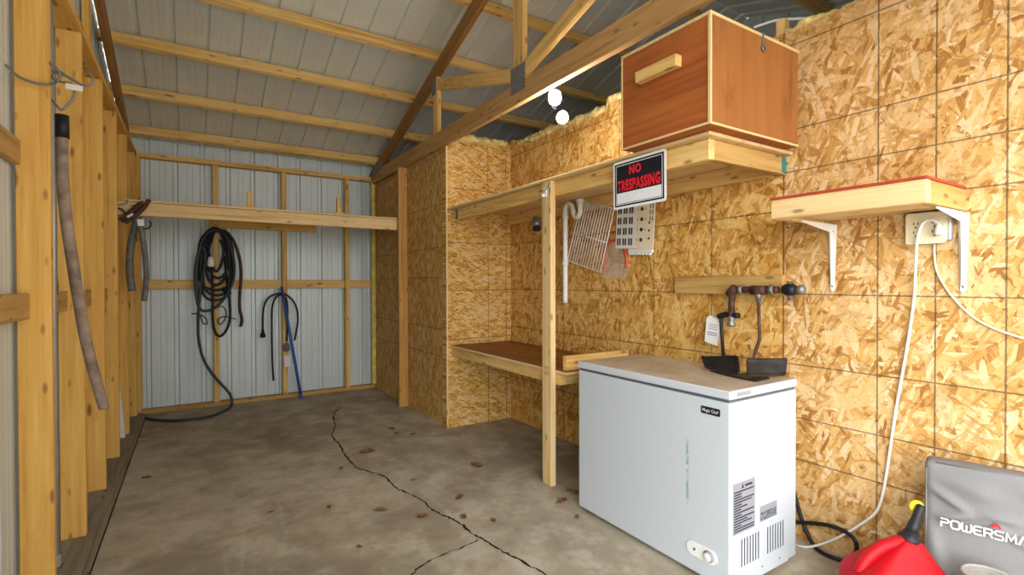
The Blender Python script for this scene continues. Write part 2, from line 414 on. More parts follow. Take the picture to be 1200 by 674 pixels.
def tube_bm(bm, pts, r, seg=8, cap=True):
    rs = r if isinstance(r, (list, tuple)) else [r]*len(pts)
    rings = []; nrm = None
    for i, p in enumerate(pts):
        a = pts[max(i-1, 0)]; b = pts[min(i+1, len(pts)-1)]
        t = (b-a)
        if t.length < 1e-9: t = Vector((0, 0, 1))
        t.normalize()
        if nrm is None:
            nrm = t.cross(Vector((0, 0, 1)) if abs(t.z) < 0.9 else Vector((1, 0, 0))).normalized()
        else:
            nrm = (nrm - t*nrm.dot(t))
            nrm = nrm.normalized() if nrm.length > 1e-6 else t.orthogonal().normalized()
        bn = t.cross(nrm)
        rings.append([bm.verts.new(p + (nrm*math.cos(2*math.pi*k/seg) + bn*math.sin(2*math.pi*k/seg))*rs[i]) for k in range(seg)])
    for A, B in zip(rings, rings[1:]):
        for k in range(seg): bm.faces.new((A[k], A[(k+1) % seg], B[(k+1) % seg], B[k]))
    if cap: bm.faces.new(rings[0][::-1]); bm.faces.new(rings[-1])
def tube(name, pts, r, mat, parent=None, smooth=True, n=8, seg=8, curve=True):
    bm = bmesh.new()
    tube_bm(bm, spline(pts, n) if curve else [Vector(p) for p in pts], r, seg)
    return link(name, bm_mesh(bm, name), mat, parent, smooth)
def tubes(name, lists, r, mat, parent=None, n=8, seg=6, curve=True):
    bm = bmesh.new()
    for pts in lists: tube_bm(bm, spline(pts, n) if curve else [Vector(p) for p in pts], r, seg)
    return link(name, bm_mesh(bm, name), mat, parent, True)
def lathe(name, base, axis, prof, mat, parent=None, seg=20, smooth=True):
    """prof: (distance along the axis, radius)"""
    ax = Vector(axis).normalized(); base = Vector(base)
    n = ax.orthogonal().normalized(); b = ax.cross(n); bm = bmesh.new(); rings = []
    for d, r in prof:
        rings.append([bm.verts.new(base+ax*d+(n*math.cos(2*math.pi*k/seg)+b*math.sin(2*math.pi*k/seg))*max(r, 1e-4)) for k in range(seg)])
    for A, B in zip(rings, rings[1:]):
        for k in range(seg): bm.faces.new((A[k], A[(k+1) % seg], B[(k+1) % seg], B[k]))
    bm.faces.new(rings[0][::-1]); bm.faces.new(rings[-1])
    return link(name, bm_mesh(bm, name), mat, parent, smooth)

# ------------------------------------------------------------------ setting
XL, XR, YB, YF = -0.552, 2.46, 5.93, -0.5
XO = 4.3
SL = 0.32; RIDGE = 2.70
def zc(y): return 2.72 + SL*(5.45-(y if y > RIDGE else 2*RIDGE-y))    # purlin centre height

struct(box('floor', (XL-.1, YF-.05, -.12), (XO, YB+.05, 0), 'floor', bev=0, along=0))
o = struct(box('ground', (-14, -16, -.16), (16, YF-.05, -.02), 'ground', bev=0, along=0))

def sheet(name, fn, u0, u1, period, phase, ends, mat):
    """ribbed steel sheet: fn(u, s, depth) -> point; depth grows outward"""
    prof = []; k0 = math.floor((u0-phase)/period)-1; u = phase+k0*period
    while u < u1+period:
        for du, d in ((-.024, 0), (-.015, .020), (.015, .020), (.024, 0), (.080, 0), (.086, .0016), (.094, .0016), (.100, 0), (.126, 0), (.132, .0016), (.140, .0016), (.146, 0)):
            if u0 <= u+du <= u1: prof.append((u+du, d))
        u += period
    prof = [(u0, 0)]+prof+[(u1, 0)]
    bm = bmesh.new(); rows = []
    for s in ends: rows.append([bm.verts.new(fn(a, s, d)) for a, d in prof])
    for A, B in zip(rows, rows[1:]):
        for i in range(len(prof)-1): bm.faces.new((A[i], A[i+1], B[i+1], B[i]))
    return struct(link(name, bm_mesh(bm, name), mat))
sheet('wall_back', lambda u, s, d: (u, YB+d, s), XL, XO, .2255, .087, (-.02, 2.70), 'siding')
sheet('wall_left', lambda u, s, d: (XL-d, u, -.02+s*(zc(u)+.085)), YF, YB, .2255, .06, (0, 1), 'siding')
sheet('wall_right_outer', lambda u, s, d: (XO+d, u, -.02+s*(zc(u)+.085)), YF, YB, .2255, .06, (0, 1), 'siding')
RZ = .062
sheet('ceiling', lambda u, s, d: (u, s, zc(s)+RZ+d), XL-.12, XO+.12, .2155, .097, (RIDGE+.0001, YB+.15), 'roof')
sheet('ceiling_front', lambda u, s, d: (u, s, zc(s)+RZ+d), XL-.12, XO+.12, .2155, .097, (YF-.15, RIDGE-.0001), 'roof')

# strand-board partition on the right
struct(slab('wall_right', frame(Matrix(((0, 0, 1), (1, 0, 0), (0, 1, 0))), (XR, 0, 0)),
     [(YF, 0), (3.93, 0), (3.93, 2.54), (3.84, 2.545), (3.78, 2.465), (3.1, 2.452), (2.612, 2.446), (2.606, 2.535), (2.50, 2.515), (2.0, 2.47), (YF, 2.455)], .10, 'osb_right'))
struct(slab('wall_closet_front', frame(Matrix(((1, 0, 0), (0, 0, 1), (0, 1, 0))), (0, 3.865, 0)),
     [(1.815, 0), (XR-.001, 0), (XR-.001, 2.50), (2.1, 2.485), (1.815, 2.475)], .09, 'osb_front'))
struct(slab('wall_closet_side', frame(Matrix(((0, 0, 1), (1, 0, 0), (0, 1, 0))), (1.815, 0, 0)),
     [(3.956, 0), (YB-.004, 0), (YB-.004, 2.462), (3.956, 2.470)], .085, 'osb_side'))
struct(box('trim_1', (1.808, 3.858, 0), (1.822, 3.8645, 2.475), 'pine_pale', bev=.001))
struct(box('wall_front', (XR+.1, YF-.04, -.02), (XO, YF, zc(YF)+.05), 'osb_front', bev=0))

# insulation fluffing out along the top of the partition
def fluff(name, a, b, h, w, seed, label, drop=0.0):
    a, b = Vector(a), Vector(b); n = max(8, int((b-a).length/.009)); K = 26; bm = bmesh.new(); rings = []
    side = Vector((0, 0, 1)).cross(b-a).normalized()
    for i in range(n+1):
        t = i/n; c = a.lerp(b, t); ring = []
        for k in range(K):
            ang = 2*math.pi*k/K
            q = c+side*math.cos(ang)*w+Vector((0, 0, 1))*math.sin(ang)*h
            nz = noise.noise(q*9+Vector((seed, 0, 0)))*.75+noise.noise(q*30+Vector((seed, 3, 0)))*.4+noise.noise(q*110+Vector((seed, 9, 0)))*.28
            e = max(.25, 1.0+nz*1.1)
            if i in (0, n): e *= .35
            ring.append(bm.verts.new(c+side*math.cos(ang)*w*e+Vector((0, 0, 1))*math.sin(ang)*h*e))
        rings.append(ring)
    for A, B in zip(rings, rings[1:]):
        for k in range(K): bm.faces.new((A[k], A[(k+1) % K], B[(k+1) % K], B[k]))
    bm.faces.new(rings[0][::-1]); bm.faces.new(rings[-1])
    o = link(name, bm_mesh(bm, name), 'insul', None, True)
    return tag(o, label, 'insulation', 'fibreglass batts along the partition tops')
fluff('insulation_batt', (1.84, 3.90, 2.482), (2.44, 3.90, 2.50), .034, .052, 1, 'yellow insulation fluffing over the top of the closet front')
fluff('insulation_batt', (2.495, 3.78, 2.488), (2.495, 2.63, 2.470), .030, .046, 5, 'yellow insulation along the partition top behind the lit floodlight')
fluff('insulation_batt', (2.49, 2.58, 2.52), (2.49, 2.02, 2.475), .026, .04, 8, 'yellow insulation on the partition top beside the plywood box, left of it')
fluff('insulation_batt', (2.53, 1.37, 2.477), (2.53, -.3, 2.470), .022, .06, 11, 'yellow insulation strip on the partition top right of the plywood box')

# ------------------------------------------------------------------ floor cracks
def crack(pts, w0, seed):
    P = spline([at(2, 0, *p) for p in pts], 6); rnd = random.Random(seed)
    bm = bmesh.new(); L = []
    for i, p in enumerate(P):
        a, b = P[max(i-1, 0)], P[min(i+1, len(P)-1)]; t = (b-a).normalized(); s = Vector((-t.y, t.x, 0))
        j = s*rnd.uniform(-.006, .006); w = w0*rnd.uniform(.35, 1.5)
        if i in (0, len(P)-1): w *= .2
        L.append((bm.verts.new(p+j+s*w+Vector((0, 0, .0008))), bm.verts.new(p+j-s*w+Vector((0, 0, .0008)))))
    for (a, b), (c, d) in zip(L, L[1:]): bm.faces.new((a, b, d, c))
    return struct(link('floor_crack', bm_mesh(bm, 'floor_crack'), 'crack'))
crack([(397, 478), (391, 487), (393, 500), (389, 511), (398, 522), (405, 534), (418, 548), (430, 552), (452, 560), (463, 571), (475, 577), (493, 585), (508, 598), (525, 606), (540, 614), (555, 627), (570, 634), (590, 647), (615, 660), (640, 674), (672, 692)], .0055, 1)
crack([(562, 632), (545, 640), (520, 650), (495, 662), (482, 674), (470, 690)], .004, 2)

# sill along the left wall and its dark joint with the slab
struct(box('trim_2', (XL+.012, YF, .0005), (-.405, YB-.05, .016), 'weathered', bev=.002))
struct(box('trim_3', (-.405, YF, .0005), (-.383, YB-.05, .009), 'weathered', bev=.002))
struct(box('trim_4', (-.3825, YF, .0003), (-.3765, YB-.05, .0018), 'crack', bev=0))

# ------------------------------------------------------------------ left wall framing
SY = [1.20, 1.84, 2.49, 3.144, 3.797, 4.446, 5.09, 5.74]
nm = {1: 'golden stud at the left frame edge, nearest the camera on the left wall', 2: 'wide golden stud second from the camera, right before the grey conduit',
      3: 'golden stud behind the conduit and the hanging rusty tube', 4: 'golden stud fourth from the camera on the left wall',
      5: 'golden stud fifth from the camera on the left wall', 6: 'golden stud on the left wall just before the shelf end', 7: 'golden stud on the left wall in the back corner'}
for i, y in enumerate(SY):
    if i == 0: continue
    o = box('wall_stud', (-.540, y, .016), (-.445, y+.038, 2.448), 'pine_gold')
    tag(o, nm[i], 'stud', 'studs of the left wall')
tag(box('top_plate', (-.540, YF+.1, 2.449), (-.440, YB-.03, 2.487), 'pine_gold'), 'long golden top plate lying on the left wall studs', 'plate')
bl = {2: 'the conduit stud', 3: 'the stud behind the conduit', 4: 'the fourth stud', 5: 'the fifth stud', 6: 'the stud before the shelf end', 7: 'the corner stud'}
for i in range(2, 8):
    o = box('blocking_board', (-.546, SY[i-1]+.039, 1.112), (-.503, SY[i]-.001, 1.205), 'board')
    tag(o, 'waist high brown blocking on the left wall butting against '+bl[i], 'blocking', 'waist high blocking between left wall studs')
o = box('blocking_board', (-.546, SY[1]+.039, 1.672), (-.523, SY[2]-.001, 1.762), 'board')
tag(o, 'brown blocking at head height at the far left edge of the photo', 'blocking')
t = thing('conduit', (-.49, 2.86, .03), 'grey metal conduit running up beside the wide golden stud', 'conduit')
tube('pipe', [(-.505, 2.86, .03), (-.505, 2.86, 2.44)], .011, 'conduit', t, curve=False, seg=12)
bx = box('end_fitting', (-.519, 2.846, .02), (-.491, 2.874, .07), 'conduit', t, bev=.004)
# gable framing above the plate
for y, l in ((3.86, 'short golden gable stud standing on the left top plate'), (2.6, 'short gable stud above the plate, up at the top left edge'), (4.9, 'shortest gable stud above the left plate near the back corner')):
    tag(box('gable_stud', (-.545, y, 2.488), (-.511, y+.089, zc(y)-.16), 'pine_gold'), l, 'stud', 'gable studs')
tag(beam('gable_rafter', (-.490, 5.60, zc(5.60)-.11), (-.490, RIDGE+.02, zc(RIDGE)-.12), .038, .135, 'rafter'), 'brown sloping rafter along the left gable', 'rafter')

# ------------------------------------------------------------------ roof framing
pl = ['lowest roof purlin, along the eave over the back wall', 'second roof purlin up from the eave', 'third roof purlin up from the eave',
      'fourth roof purlin up, crossing the truss rafter near its top', 'fifth roof purlin up, passing behind the tall truss king post']
for i, y in enumerate((5.69, 5.14, 4.56, 3.98, 3.38)):
    n = Vector((0, SL, 1)).normalized()
    o = beam('roof_purlin', (XL, y, zc(y)), (XO, y, zc(y)), .042, .085, 'pine', upv=n)
    tag(o, 'knotty golden '+pl[i], 'purlin', 'roof purlins')
for i, y in enumerate((2.82, 2.0, 1.42, .82, .22)):
    n = Vector((0, SL if y > RIDGE else -SL, 1)).normalized()
    o = beam('roof_purlin', (XL, y, zc(y)), (XO, y, zc(y)), .042, .085, 'pine', upv=n)
    tag(o, 'golden roof purlin %s' % ['next to the ridge', 'first below the ridge on the front slope', 'second below the ridge on the front slope', 'third below the ridge on the front slope', 'lowest on the front slope'][i], 'purlin', 'roof purlins')

def truss(X, label, cat='truss'):
    t = thing('roof_truss', (X, RIDGE, 2.395), label, cat)
    beam('bottom_chord', (X, YF, 2.465), (X, YB-.04, 2.465), .038, .14, 'chord', t)
    dz = .045+.072
    beam('top_chord', (X, YB-.03, zc(YB-.03)-dz), (X, RIDGE, zc(RIDGE)-dz), .0381, .13, 'rafter', t)
    beam('top_chord', (X, YF, zc(YF)-dz), (X, RIDGE, zc(RIDGE)-dz), .0381, .13, 'rafter', t)
    for s in (1, -1):
        Y = lambda y: RIDGE+s*(y-RIDGE)
        beam('web_post', (X, Y(4.0), 2.536), (X, Y(4.0), zc(4.0)-.13), .037, .089, 'pine', t, upv=(0, 1, 0))
        beam('web_diagonal', (X, Y(3.95), 2.940), (X, Y(2.76), 2.600), .036, .089, 'pine', t)
    beam('king_post', (X, RIDGE, 2.536), (X, RIDGE, zc(RIDGE)-.1), .0375, .115, 'pine', t, upv=(0, 1, 0))
    for (y, z, w, h) in ((2.70, 2.555, .17, .17), (4.03, 2.935, .09, .13), (5.62, 2.56, .30, .12)):
        slab('gusset_plate', frame(FX, (X-.0192, y, z), 0), rrect(w, h, .004), .0015, 'gusset', t)
    return t
truss(1.794, 'brown and golden wooden roof truss with grey gusset plates over the closet side')

# ------------------------------------------------------------------ back wall framing
ws = [(-.438, 'left corner'), (.196, 'behind the hose bundle'), (.831, 'behind the blue pole'), (1.494, 'bare of any hanging hose')]
for i, (x, l) in enumerate(ws):
    o = box('back_stud', (x-.024, 5.832, .042), (x+.024, 5.925, 2.43), 'pine_gold' if i == 0 else 'pine')
    tag(o, 'golden back wall stud '+(l if i else 'in the left corner'), 'stud', 'studs of the back wall')
tag(box('top_rail', (-.438, 5.835, 2.432), (1.81, 5.925, 2.478), 'pine'), 'golden rail along the top of the back wall framing', 'rail')
tag(box('sill_plate', (XL+.03, 5.835, .001), (1.81, 5.925, .041), 'board'), 'wooden sill plate along the foot of the back wall', 'plate')
gl = ['left of the hose bundle', 'between the hose bundle and the blue pole', 'right of the blue pole', 'beside the closet corner']
gx = [-.413, .171, .221, .806, .856, 1.469, 1.519, 1.81]
for i in range(4):
    tag(box('wall_girt', (gx[2*i]+.001, 5.87, 1.185), (gx[2*i+1]-.001, 5.925, 1.275), 'pine'), 'waist high golden back wall girt '+gl[i], 'girt', 'girts of the back wall')
tag(box('shelf_ledger', (.15, 5.78, 1.80), (1.145, 5.828, 1.872), 'pine_gold'), 'short golden ledger board under the back shelf, over the hose bundle', 'ledger')
t = thing('storage_shelf', (.6, 4.85, 1.77), 'long pale wooden shelf spanning the back of the shed', 'shelf')
box('front_board', (XL+.03, 4.85, 1.772), (1.752, 4.888, 1.874), 'pine_pale', t)
box('deck', (-.44, 4.84, 1.876), (1.77, 5.83, 1.894), 'ply_edge', t, along=0)
# wood scraps standing on the shelf
t = thing('wood_block', (.43, 4.93, 1.895), 'small L-shaped wood scrap standing on the back shelf, left one', 'wood scrap')
box('upright', (.405, 4.91, 1.918), (.445, 4.96, 2.045), 'pine', t); box('foot', (.36, 4.91, 1.895), (.48, 4.96, 1.917), 'pine', t)
t = thing('wood_block', (1.2, 4.93, 1.895), 'tall narrow wood scrap standing on the back shelf, right one', 'wood scrap')
box('upright', (1.165, 4.91, 1.918), (1.20, 4.96, 2.06), 'pine', t); box('foot', (1.15, 4.91, 1.895), (1.235, 4.96, 1.917), 'pine', t)
tag(box('closet_stud', (1.724, 4.78, 0), (1.8145, 4.82, 2.392), 'closet_stud'), 'brown stud standing edge-on against the closet side', 'stud')
tag(box('foam_strip', (1.765, 5.795, .05), (1.812, 5.83, 2.43), 'foam', bev=.01), 'yellow spray foam bead down the closet corner of the back wall', 'foam')

# ------------------------------------------------------------------ alcove: loft shelf, post, bench
t = thing('loft_shelf', (2.1, 2.6, 1.77), 'deep plywood loft shelf on rails that carries the big plywood box', 'shelf')
box('deck', (1.815, 1.31, 1.857), (2.458, 3.862, 1.873), 'ply_edge', t, along=1)
box('front_rail', (1.862, 1.345, 1.767), (1.900, 3.78, 1.8565), 'pine', t)
box('side_rail', (1.901, 1.345, 1.768), (2.458, 1.383, 1.8565), 'board', t)
box('wall_ledger', (2.42, 1.40, 1.767), (2.458, 3.862, 1.8563), 'pine', t)
j = box('joist_hanger', (2.425, 1.341, 1.775), (2.456, 1.3445, 1.85), 'teal', t, bev=0)
j = box('joist_hanger', (1.8585, 3.745, 1.775), (1.8615, 3.775, 1.85), 'teal', t, bev=0)
t = thing('support_post', (1.838, 2.456, 0), 'pale upright wooden post holding up the loft shelf front', 'post')
box('post', (1.820, 2.411, 0), (1.858, 2.501, 1.8565), 'pine_pale', t)
many('stamp', frame(FX, (1.8198, 2.456, .70)), [rect(.05, .006, 0, z) for z in (-.02, -.008, .012, .024)], .0004, 'board', t)

t = thing('screw_hook', (1.80, 2.42, 1.76), 'small white plastic hook and wire at the top of the support post', 'hook')
slab('hook_plate', frame(FX, (1.8198, 2.462, 1.79)), rrect(.03, .06, .006), .006, 'white_plastic', t)
tube('hook_wire', [(1.80, 2.47, 1.80), (1.80, 2.44, 1.80), (1.79, 2.40, 1.812), (1.78, 2.37, 1.835)], .0025, 'steel', t)
tube('hook_tip', [(1.813, 2.462, 1.775), (1.80, 2.462, 1.765), (1.795, 2.462, 1.78)], .004, 'white_plastic', t)

t = thing('workbench', (2.15, 3.1, .62), 'low wooden workbench with stained dark plywood top in the alcove', 'workbench')
box('front_beam', (1.859, 2.375, .618), (1.897, 3.862, .692), 'pine', t)
box('benchtop', (1.850, 2.30, .693), (2.456, 3.862, .709), 'ply_dark', t, along=1)
box('wall_ledger', (2.42, 2.30, .618), (2.458, 3.862, .692), 'pine', t)
box('end_rail', (1.898, 2.376, .618), (2.419, 2.414, .692), 'pine', t)
box('edge_strip', (1.8485, 2.298, .6935), (1.8495, 3.860, .7085), 'ply_edge', t, bev=0)
box('edge_strip', (1.850, 2.298, .6935), (2.456, 2.2995, .7085), 'ply_edge', t, bev=0)
tag(box('loose_board', (1.88, 2.335, .710), (2.40, 2.373, .797), 'pine'), 'short board standing on edge on the end of the workbench', 'board')

# big plywood box
t = thing('plywood_box', (2.07, 1.5, 1.874), 'large red brown plywood box with a block handle on the loft shelf', 'box')
box('body', (1.748, 1.262, 1.8745), (2.40, 1.742, 2.312), 'ply_red', t, along=1, bev=.002)
box('side_panel', (1.752, 1.2545, 1.884), (2.396, 1.2615, 2.312), 'ply_brown', t, along=2, bev=.001)
box('lid', (1.742, 1.252, 2.3125), (2.405, 1.748, 2.326), 'ply_edge', t, along=0, bev=.002)
for n_, lo, hi in (('edge_strip', (1.742, 1.252, 1.875), (1.7515, 1.2655, 2.312)), ('edge_strip', (1.743, 1.738, 1.875), (1.7475, 1.747, 2.312)),
               ('edge_strip', (1.742, 1.266, 1.8745), (1.7475, 1.737, 1.884)), ('edge_strip', (1.752, 1.252, 1.8745), (2.400, 1.2615, 1.8835))):
    box(n_, lo, hi, 'ply_edge', t, bev=.001)
box('block_handle', (1.708, 1.395, 2.150), (1.7475, 1.625, 2.20), 'pine', t, bev=.003)
l = box('latch', (2.10, 1.249, 2.275), (2.112, 1.2544, 2.33), 'steel', t, bev=.001)
tube('latch_ring', [(2.092, 1.247, 2.262), (2.106, 1.246, 2.248), (2.12, 1.247, 2.262), (2.106, 1.247, 2.274), (2.092, 1.247, 2.262)], .004, 'steel', l, seg=6)

# twin floodlight hanging beside the truss chord
t = thing('floodlight', (1.88, 2.4, 2.46), 'twin floodlight with two lit white bulbs under the roof truss', 'light')
LB = [at(0, 1.87, 650, 113), at(0, 1.90, 659, 137)]
lathe('mount', (1.848, LB[0].y+.02, 2.50), (0, 0, -1), [(0, .035), (.014, .035), (.02, .02), (.03, .012)], 'white_metal', t)
mid = (LB[0]+LB[1])/2
tube('bracket', [(1.848, LB[0].y+.02, 2.48), (1.87, LB[0].y+.05, 2.43), (1.88, mid.y+.06, mid.z+.02), (1.90, mid.y+.04, mid.z)], .006, 'black_iron', t)
lathe('reflector', LB[0]+Vector((0, 0, .05)), (-.25, -.35, -1), [(0, .022), (.02, .032), (.045, .04), (.05, .04), (.05, .037)], 'steel', t)
lathe('bulb', LB[0]+Vector((0, 0, .03)), (-.25, -.35, -1), [(0, .024), (.02, .038), (.055, .040), (.08, .033), (.095, .018), (.10, .002)], 'bulb', t)
lathe('bulb', LB[1]+Vector((.02, .02, .02)), (-.5, -.5, -.6), [(0, .02), (.02, .034), (.045, .036), (.06, .029), (.072, .016), (.077, .002)], 'bulb', t)
lathe('reflector', LB[1]+Vector((.035, .035, .038)), (-.5, -.5, -.6), [(0, .02), (.02, .026), (.03, .03), (.03, .027)], 'steel', t)

# clamp lamp under the loft
t = thing('clamp_lamp', (2.30, 3.2, 1.76), 'small silver lamp housing clipped under the loft shelf behind the post', 'lamp')
lathe('housing', (2.30, 3.24, 1.765), (-.1, -.25, -1), [(0, .012), (.01, .03), (.06, .038), (.085, .036)], 'steel', t)
lathe('socket_cap', (2.2915, 3.2185, 1.680), (-.1, -.25, -1), [(0, .030), (.02, .034), (.03, .024)], 'black', t)

# NO TRESPASSING sign
SGN = frame(FX, (1.812, 1.699, 1.728), math.radians(0.6))
t = tag(slab('warning_sign', SGN, rrect(.335, .238, .012), .003, 'white_sign'), 'black and red NO TRESPASSING sign tacked to the loft shelf edge', 'sign')
t['label'] = 'black and red NO TRESPASSING sign tacked to the loft shelf edge'
def ring_poly(w, h, b): return [rect(w, b, 0, h/2-b/2), rect(w, b, 0, -h/2+b/2), rect(b, h-2*b, -w/2+b/2, 0), rect(b, h-2*b, w/2-b/2, 0)]
S2 = SGN @ Matrix.Translation((0, 0, .0031))
many('border', S2, ring_poly(.313, .214, .008), .0004, 'black_sign', t)
bp = slab('black_panel', S2, rect(.287, .134, 0, .027), .0004, 'black_sign', t)
many('thin_border', S2, ring_poly(.289, .190, .0022), .0005, 'black_sign', t)
S3 = SGN @ Matrix.Translation((0, 0, .0037))
text('lettering', 'NO', S3 @ Matrix.Translation((-.018, .064, 0)), .078, .045, 'red_sign', bp, bold=.05)
text('lettering', 'TRESPASSING', S3 @ Matrix.Translation((0, -.006, 0)), .272, .056, 'red_sign', bp, bold=.045)

# white perforated plastic panel, wire rack, trap pipe, red hoop on the partition
t = thing('organizer_board', (2.43, 2.33, 1.5), 'white plastic organizer panel with rows of slots hanging below the warning sign', 'panel')
PN = frame(FX, (2.448, 2.325, 1.612), math.radians(-3.5))
slab('slotted_panel', PN, rrect(.185, .30, .006, -.075, 0), .006, 'white_plastic', t)
each('slot', PN @ Matrix.Translation((0, 0, .0061)), [rect(.014, .045, -.14+.052*c+dx, .105-.07*r) for c in range(3) for r in range(4) for dx in (-.008, .012)], .0006, 'ink', t)
slab('holed_panel', PN, rrect(.145, .305, .006, .092, .0), .006, 'cream', t)
each('hole', PN @ Matrix.Translation((0, 0, .0061)), [circ(.013, .06, .105-.066*r) for r in range(4)]+[circ(.008, .125, .015-.05*r) for r in range(3)], .0006, 'rust', t)
each('small_slot', PN @ Matrix.Translation((0, 0, .0061)), [rect(.004, .016, .025, .105-.066*r) for r in range(4)]+[rect(.004, .016, .092, .105-.066*r) for r in range(3)]+[rect(.006, .03, .13+.02*c, .12-.04*r) for c in range(2) for r in range(3)], .0006, 'ink', t)
many('bottom_comb', PN @ Matrix.Translation((0, 0, .001)), [rect(.20, .022, .068, -.165)]+[rect(.012, .016, -.02+.028*i, -.183) for i in range(7)], .02, 'white_plastic', t)

t = thing('wire_rack', (2.405, 2.75, 1.55), 'white wire rack hanging tilted on the partition beside the trap pipe', 'rack')
c0, c1, c2, c3 = [at(0, 2.410, *p) for p in ((682, 235), (719.7, 244.4), (703.5, 319), (665, 305.6))]
tube('rim', [c0, c1, c2, c3, c0], .0042, 'white_metal', t, curve=False)
tubes('wires', [[c0.lerp(c1, k/13), c3.lerp(c2, k/13)] for k in range(1, 13)], .0030, 'white_metal', t, curve=False)
tubes('cross_wires', [[c0.lerp(c3, q), c1.lerp(c2, q)] for q in (.53,)], .0035, 'white_metal', t, curve=False)

q = lambda x, y, X=2.395: at(0, X, x, y)
t = thing('trap_pipe', q(662.5, 355), 'white plastic drain trap pipe hanging upright on the partition', 'pipe')
tube('pipe', [q(662.5, 355), q(662.5, 300), q(662.5, 252)], .019, 'pvc', t, seg=14)
tube('trap_bend', [q(662.5, 253), q(662.8, 244), q(666, 239), q(670, 240.5), q(672, 247), q(673, 252), q(676.5, 254), q(679.5, 250), q(679.8, 243), q(679.8, 236)], .019, 'pvc', t, seg=14)
for y in (254, 309): lathe('coupling', q(662.5, y+2.5), (0, 0, 1), [(0, .024), (.03, .024)], 'pvc', t)
lathe('collar', q(679.8, 238), (0, 0, 1), [(0, .026), (.022, .028), (.03, .028)], 'pvc', t)

t = thing('plastic_hoop', (2.45, 2.5, 1.3), 'red plastic hoop in a clear bag behind the white wire rack', 'hoop')
cx, cz = at(0, 2.45, 720, 304).y, at(0, 2.45, 720, 304).z
tube('hoop', [(2.452, cx+.115*math.cos(a), cz-.02+.155*math.sin(a)) for a in [math.radians(-15+21*i) for i in range(11)]], .010, 'red_hoop', t)
slab('clear_bag', frame(FX, (2.4585, cx, cz)), rrect(.25, .26, .02), .002, 'film', t)

# ------------------------------------------------------------------ partition: small shelf, outlet, pipes
t = thing('wall_shelf', (2.27, .93, 1.50), 'short pine shelf with red top on white brackets, high on the right partition', 'shelf')
box('deck', (2.078, .662, 1.588), (2.4585, 1.203, 1.598), 'red_top', t, along=1, bev=.001)
box('front_board', (2.080, .664, 1.507), (2.118, 1.200, 1.5875), 'pine_pale', t)
box('end_board', (2.119, .664, 1.507), (2.4585, .702, 1.5875), 'board', t)
box('end_board', (2.119, 1.162, 1.507), (2.4585, 1.20, 1.5875), 'pine_pale', t)
box('under_board', (2.119, .703, 1.520), (2.4585, 1.161, 1.532), 'pine_pale', t, along=1)
for y in (1.128, .670):
    g = slab('bracket', frame(FX, (2.458, y, 1.345)), [(-.017, .155), (.017, .155), (.008, -.14), (.003, -.147), (-.003, -.147), (-.008, -.14)], .005, 'white_metal', t)
    slab('bracket_rib', frame(FY, (2.45, y+.002, 1.345)), [(.002, .158), (-.26, .158), (-.262, .152), (-.02, .12), (-.006, -.12), (.002, -.12)], .004, 'white_metal', g)
    each('screw_head', frame(FX, (2.4529, y, 1.345)), [circ(.0045, 0, .125), circ(.004, 0, -.125)], .0015, 'steel', g)
t = thing('outlet', (2.45, .775, 1.45), 'ivory double outlet box with a white plug, under the red-topped shelf', 'outlet')
box('outlet_box', (2.428, .70, 1.398), (2.4595, .845, 1.505), 'conduit', t, bev=.003)
c = slab('cover_plate', frame(FX, (2.4278, .776, 1.45)), rrect(.128, .122, .008), .006, 'ivory', t)
for y in (.806, .746):
    rc = slab('receptacle', frame(FX, (2.4217, y, 1.45)), rrect(.034, .074, .012), .002, 'ivory', c)
    each('slot', frame(FX, (2.4196, y, 1.45)), [rect(.003, .011, s*.007, z) for s in (-1, 1) for z in (.02, -.015)]+[circ(.0035, 0, z, 10) for z in (.005, -.03)], .0004, 'ink', rc)
t = thing('power_cord', (2.43, .8, .6), 'white power cord plugged into the outlet and running down behind the freezer', 'cord')
pts = [(1101, 268), (1098, 261), (1090, 258), (1081, 262), (1075, 280), (1073, 310), (1071, 350), (1064, 400), (1057, 440), (1050, 480), (1044, 520), (1038, 560), (1032, 588), (1024, 603)]
P3 = [at(0, 2.405, *p) for p in pts[:5]]+[at(0, 2.418, *pts[5])]+[at(0, 2.445, *p) for p in pts[6:]]
tail = [(1008, 614, .10), (992, 626, .04), (975, 634, .02), (955, 640, .006), (938, 640, .006), (925, 637, .006), (905, 630, .006)]
P3 += [at(2, z, x, y) for x, y, z in tail[2:]] if False else [at(0, 2.44, 1005, 617), at(0, 2.43, 988, 627), at(0, 2.42, 968, 636), at(0, 2.40, 948, 641), at(0, 2.385, 930, 639), at(0, 2.37, 915, 634)]
tube('cable', P3, .0055, 'white_plastic', t, seg=8)
lathe('plug', at(0, 2.398, 1100, 266)+Vector((0, 0, 0)), (.1, -.1, -1), [(-.012, .006), (0, .011), (.02, .016), (.028, .016), (.03, .01)], 'white_plastic', t)
t = thing('lamp_cord', (2.45, .7, 1.3), 'thin beige cord trailing from the outlet toward the front', 'cord')
tube('cable', [at(0, 2.452, *p) for p in ((1095, 286), (1095, 300), (1098, 318), (1110, 340), (1130, 363), (1152, 379), (1178, 390), (1215, 401))], .004, 'ivory', t)

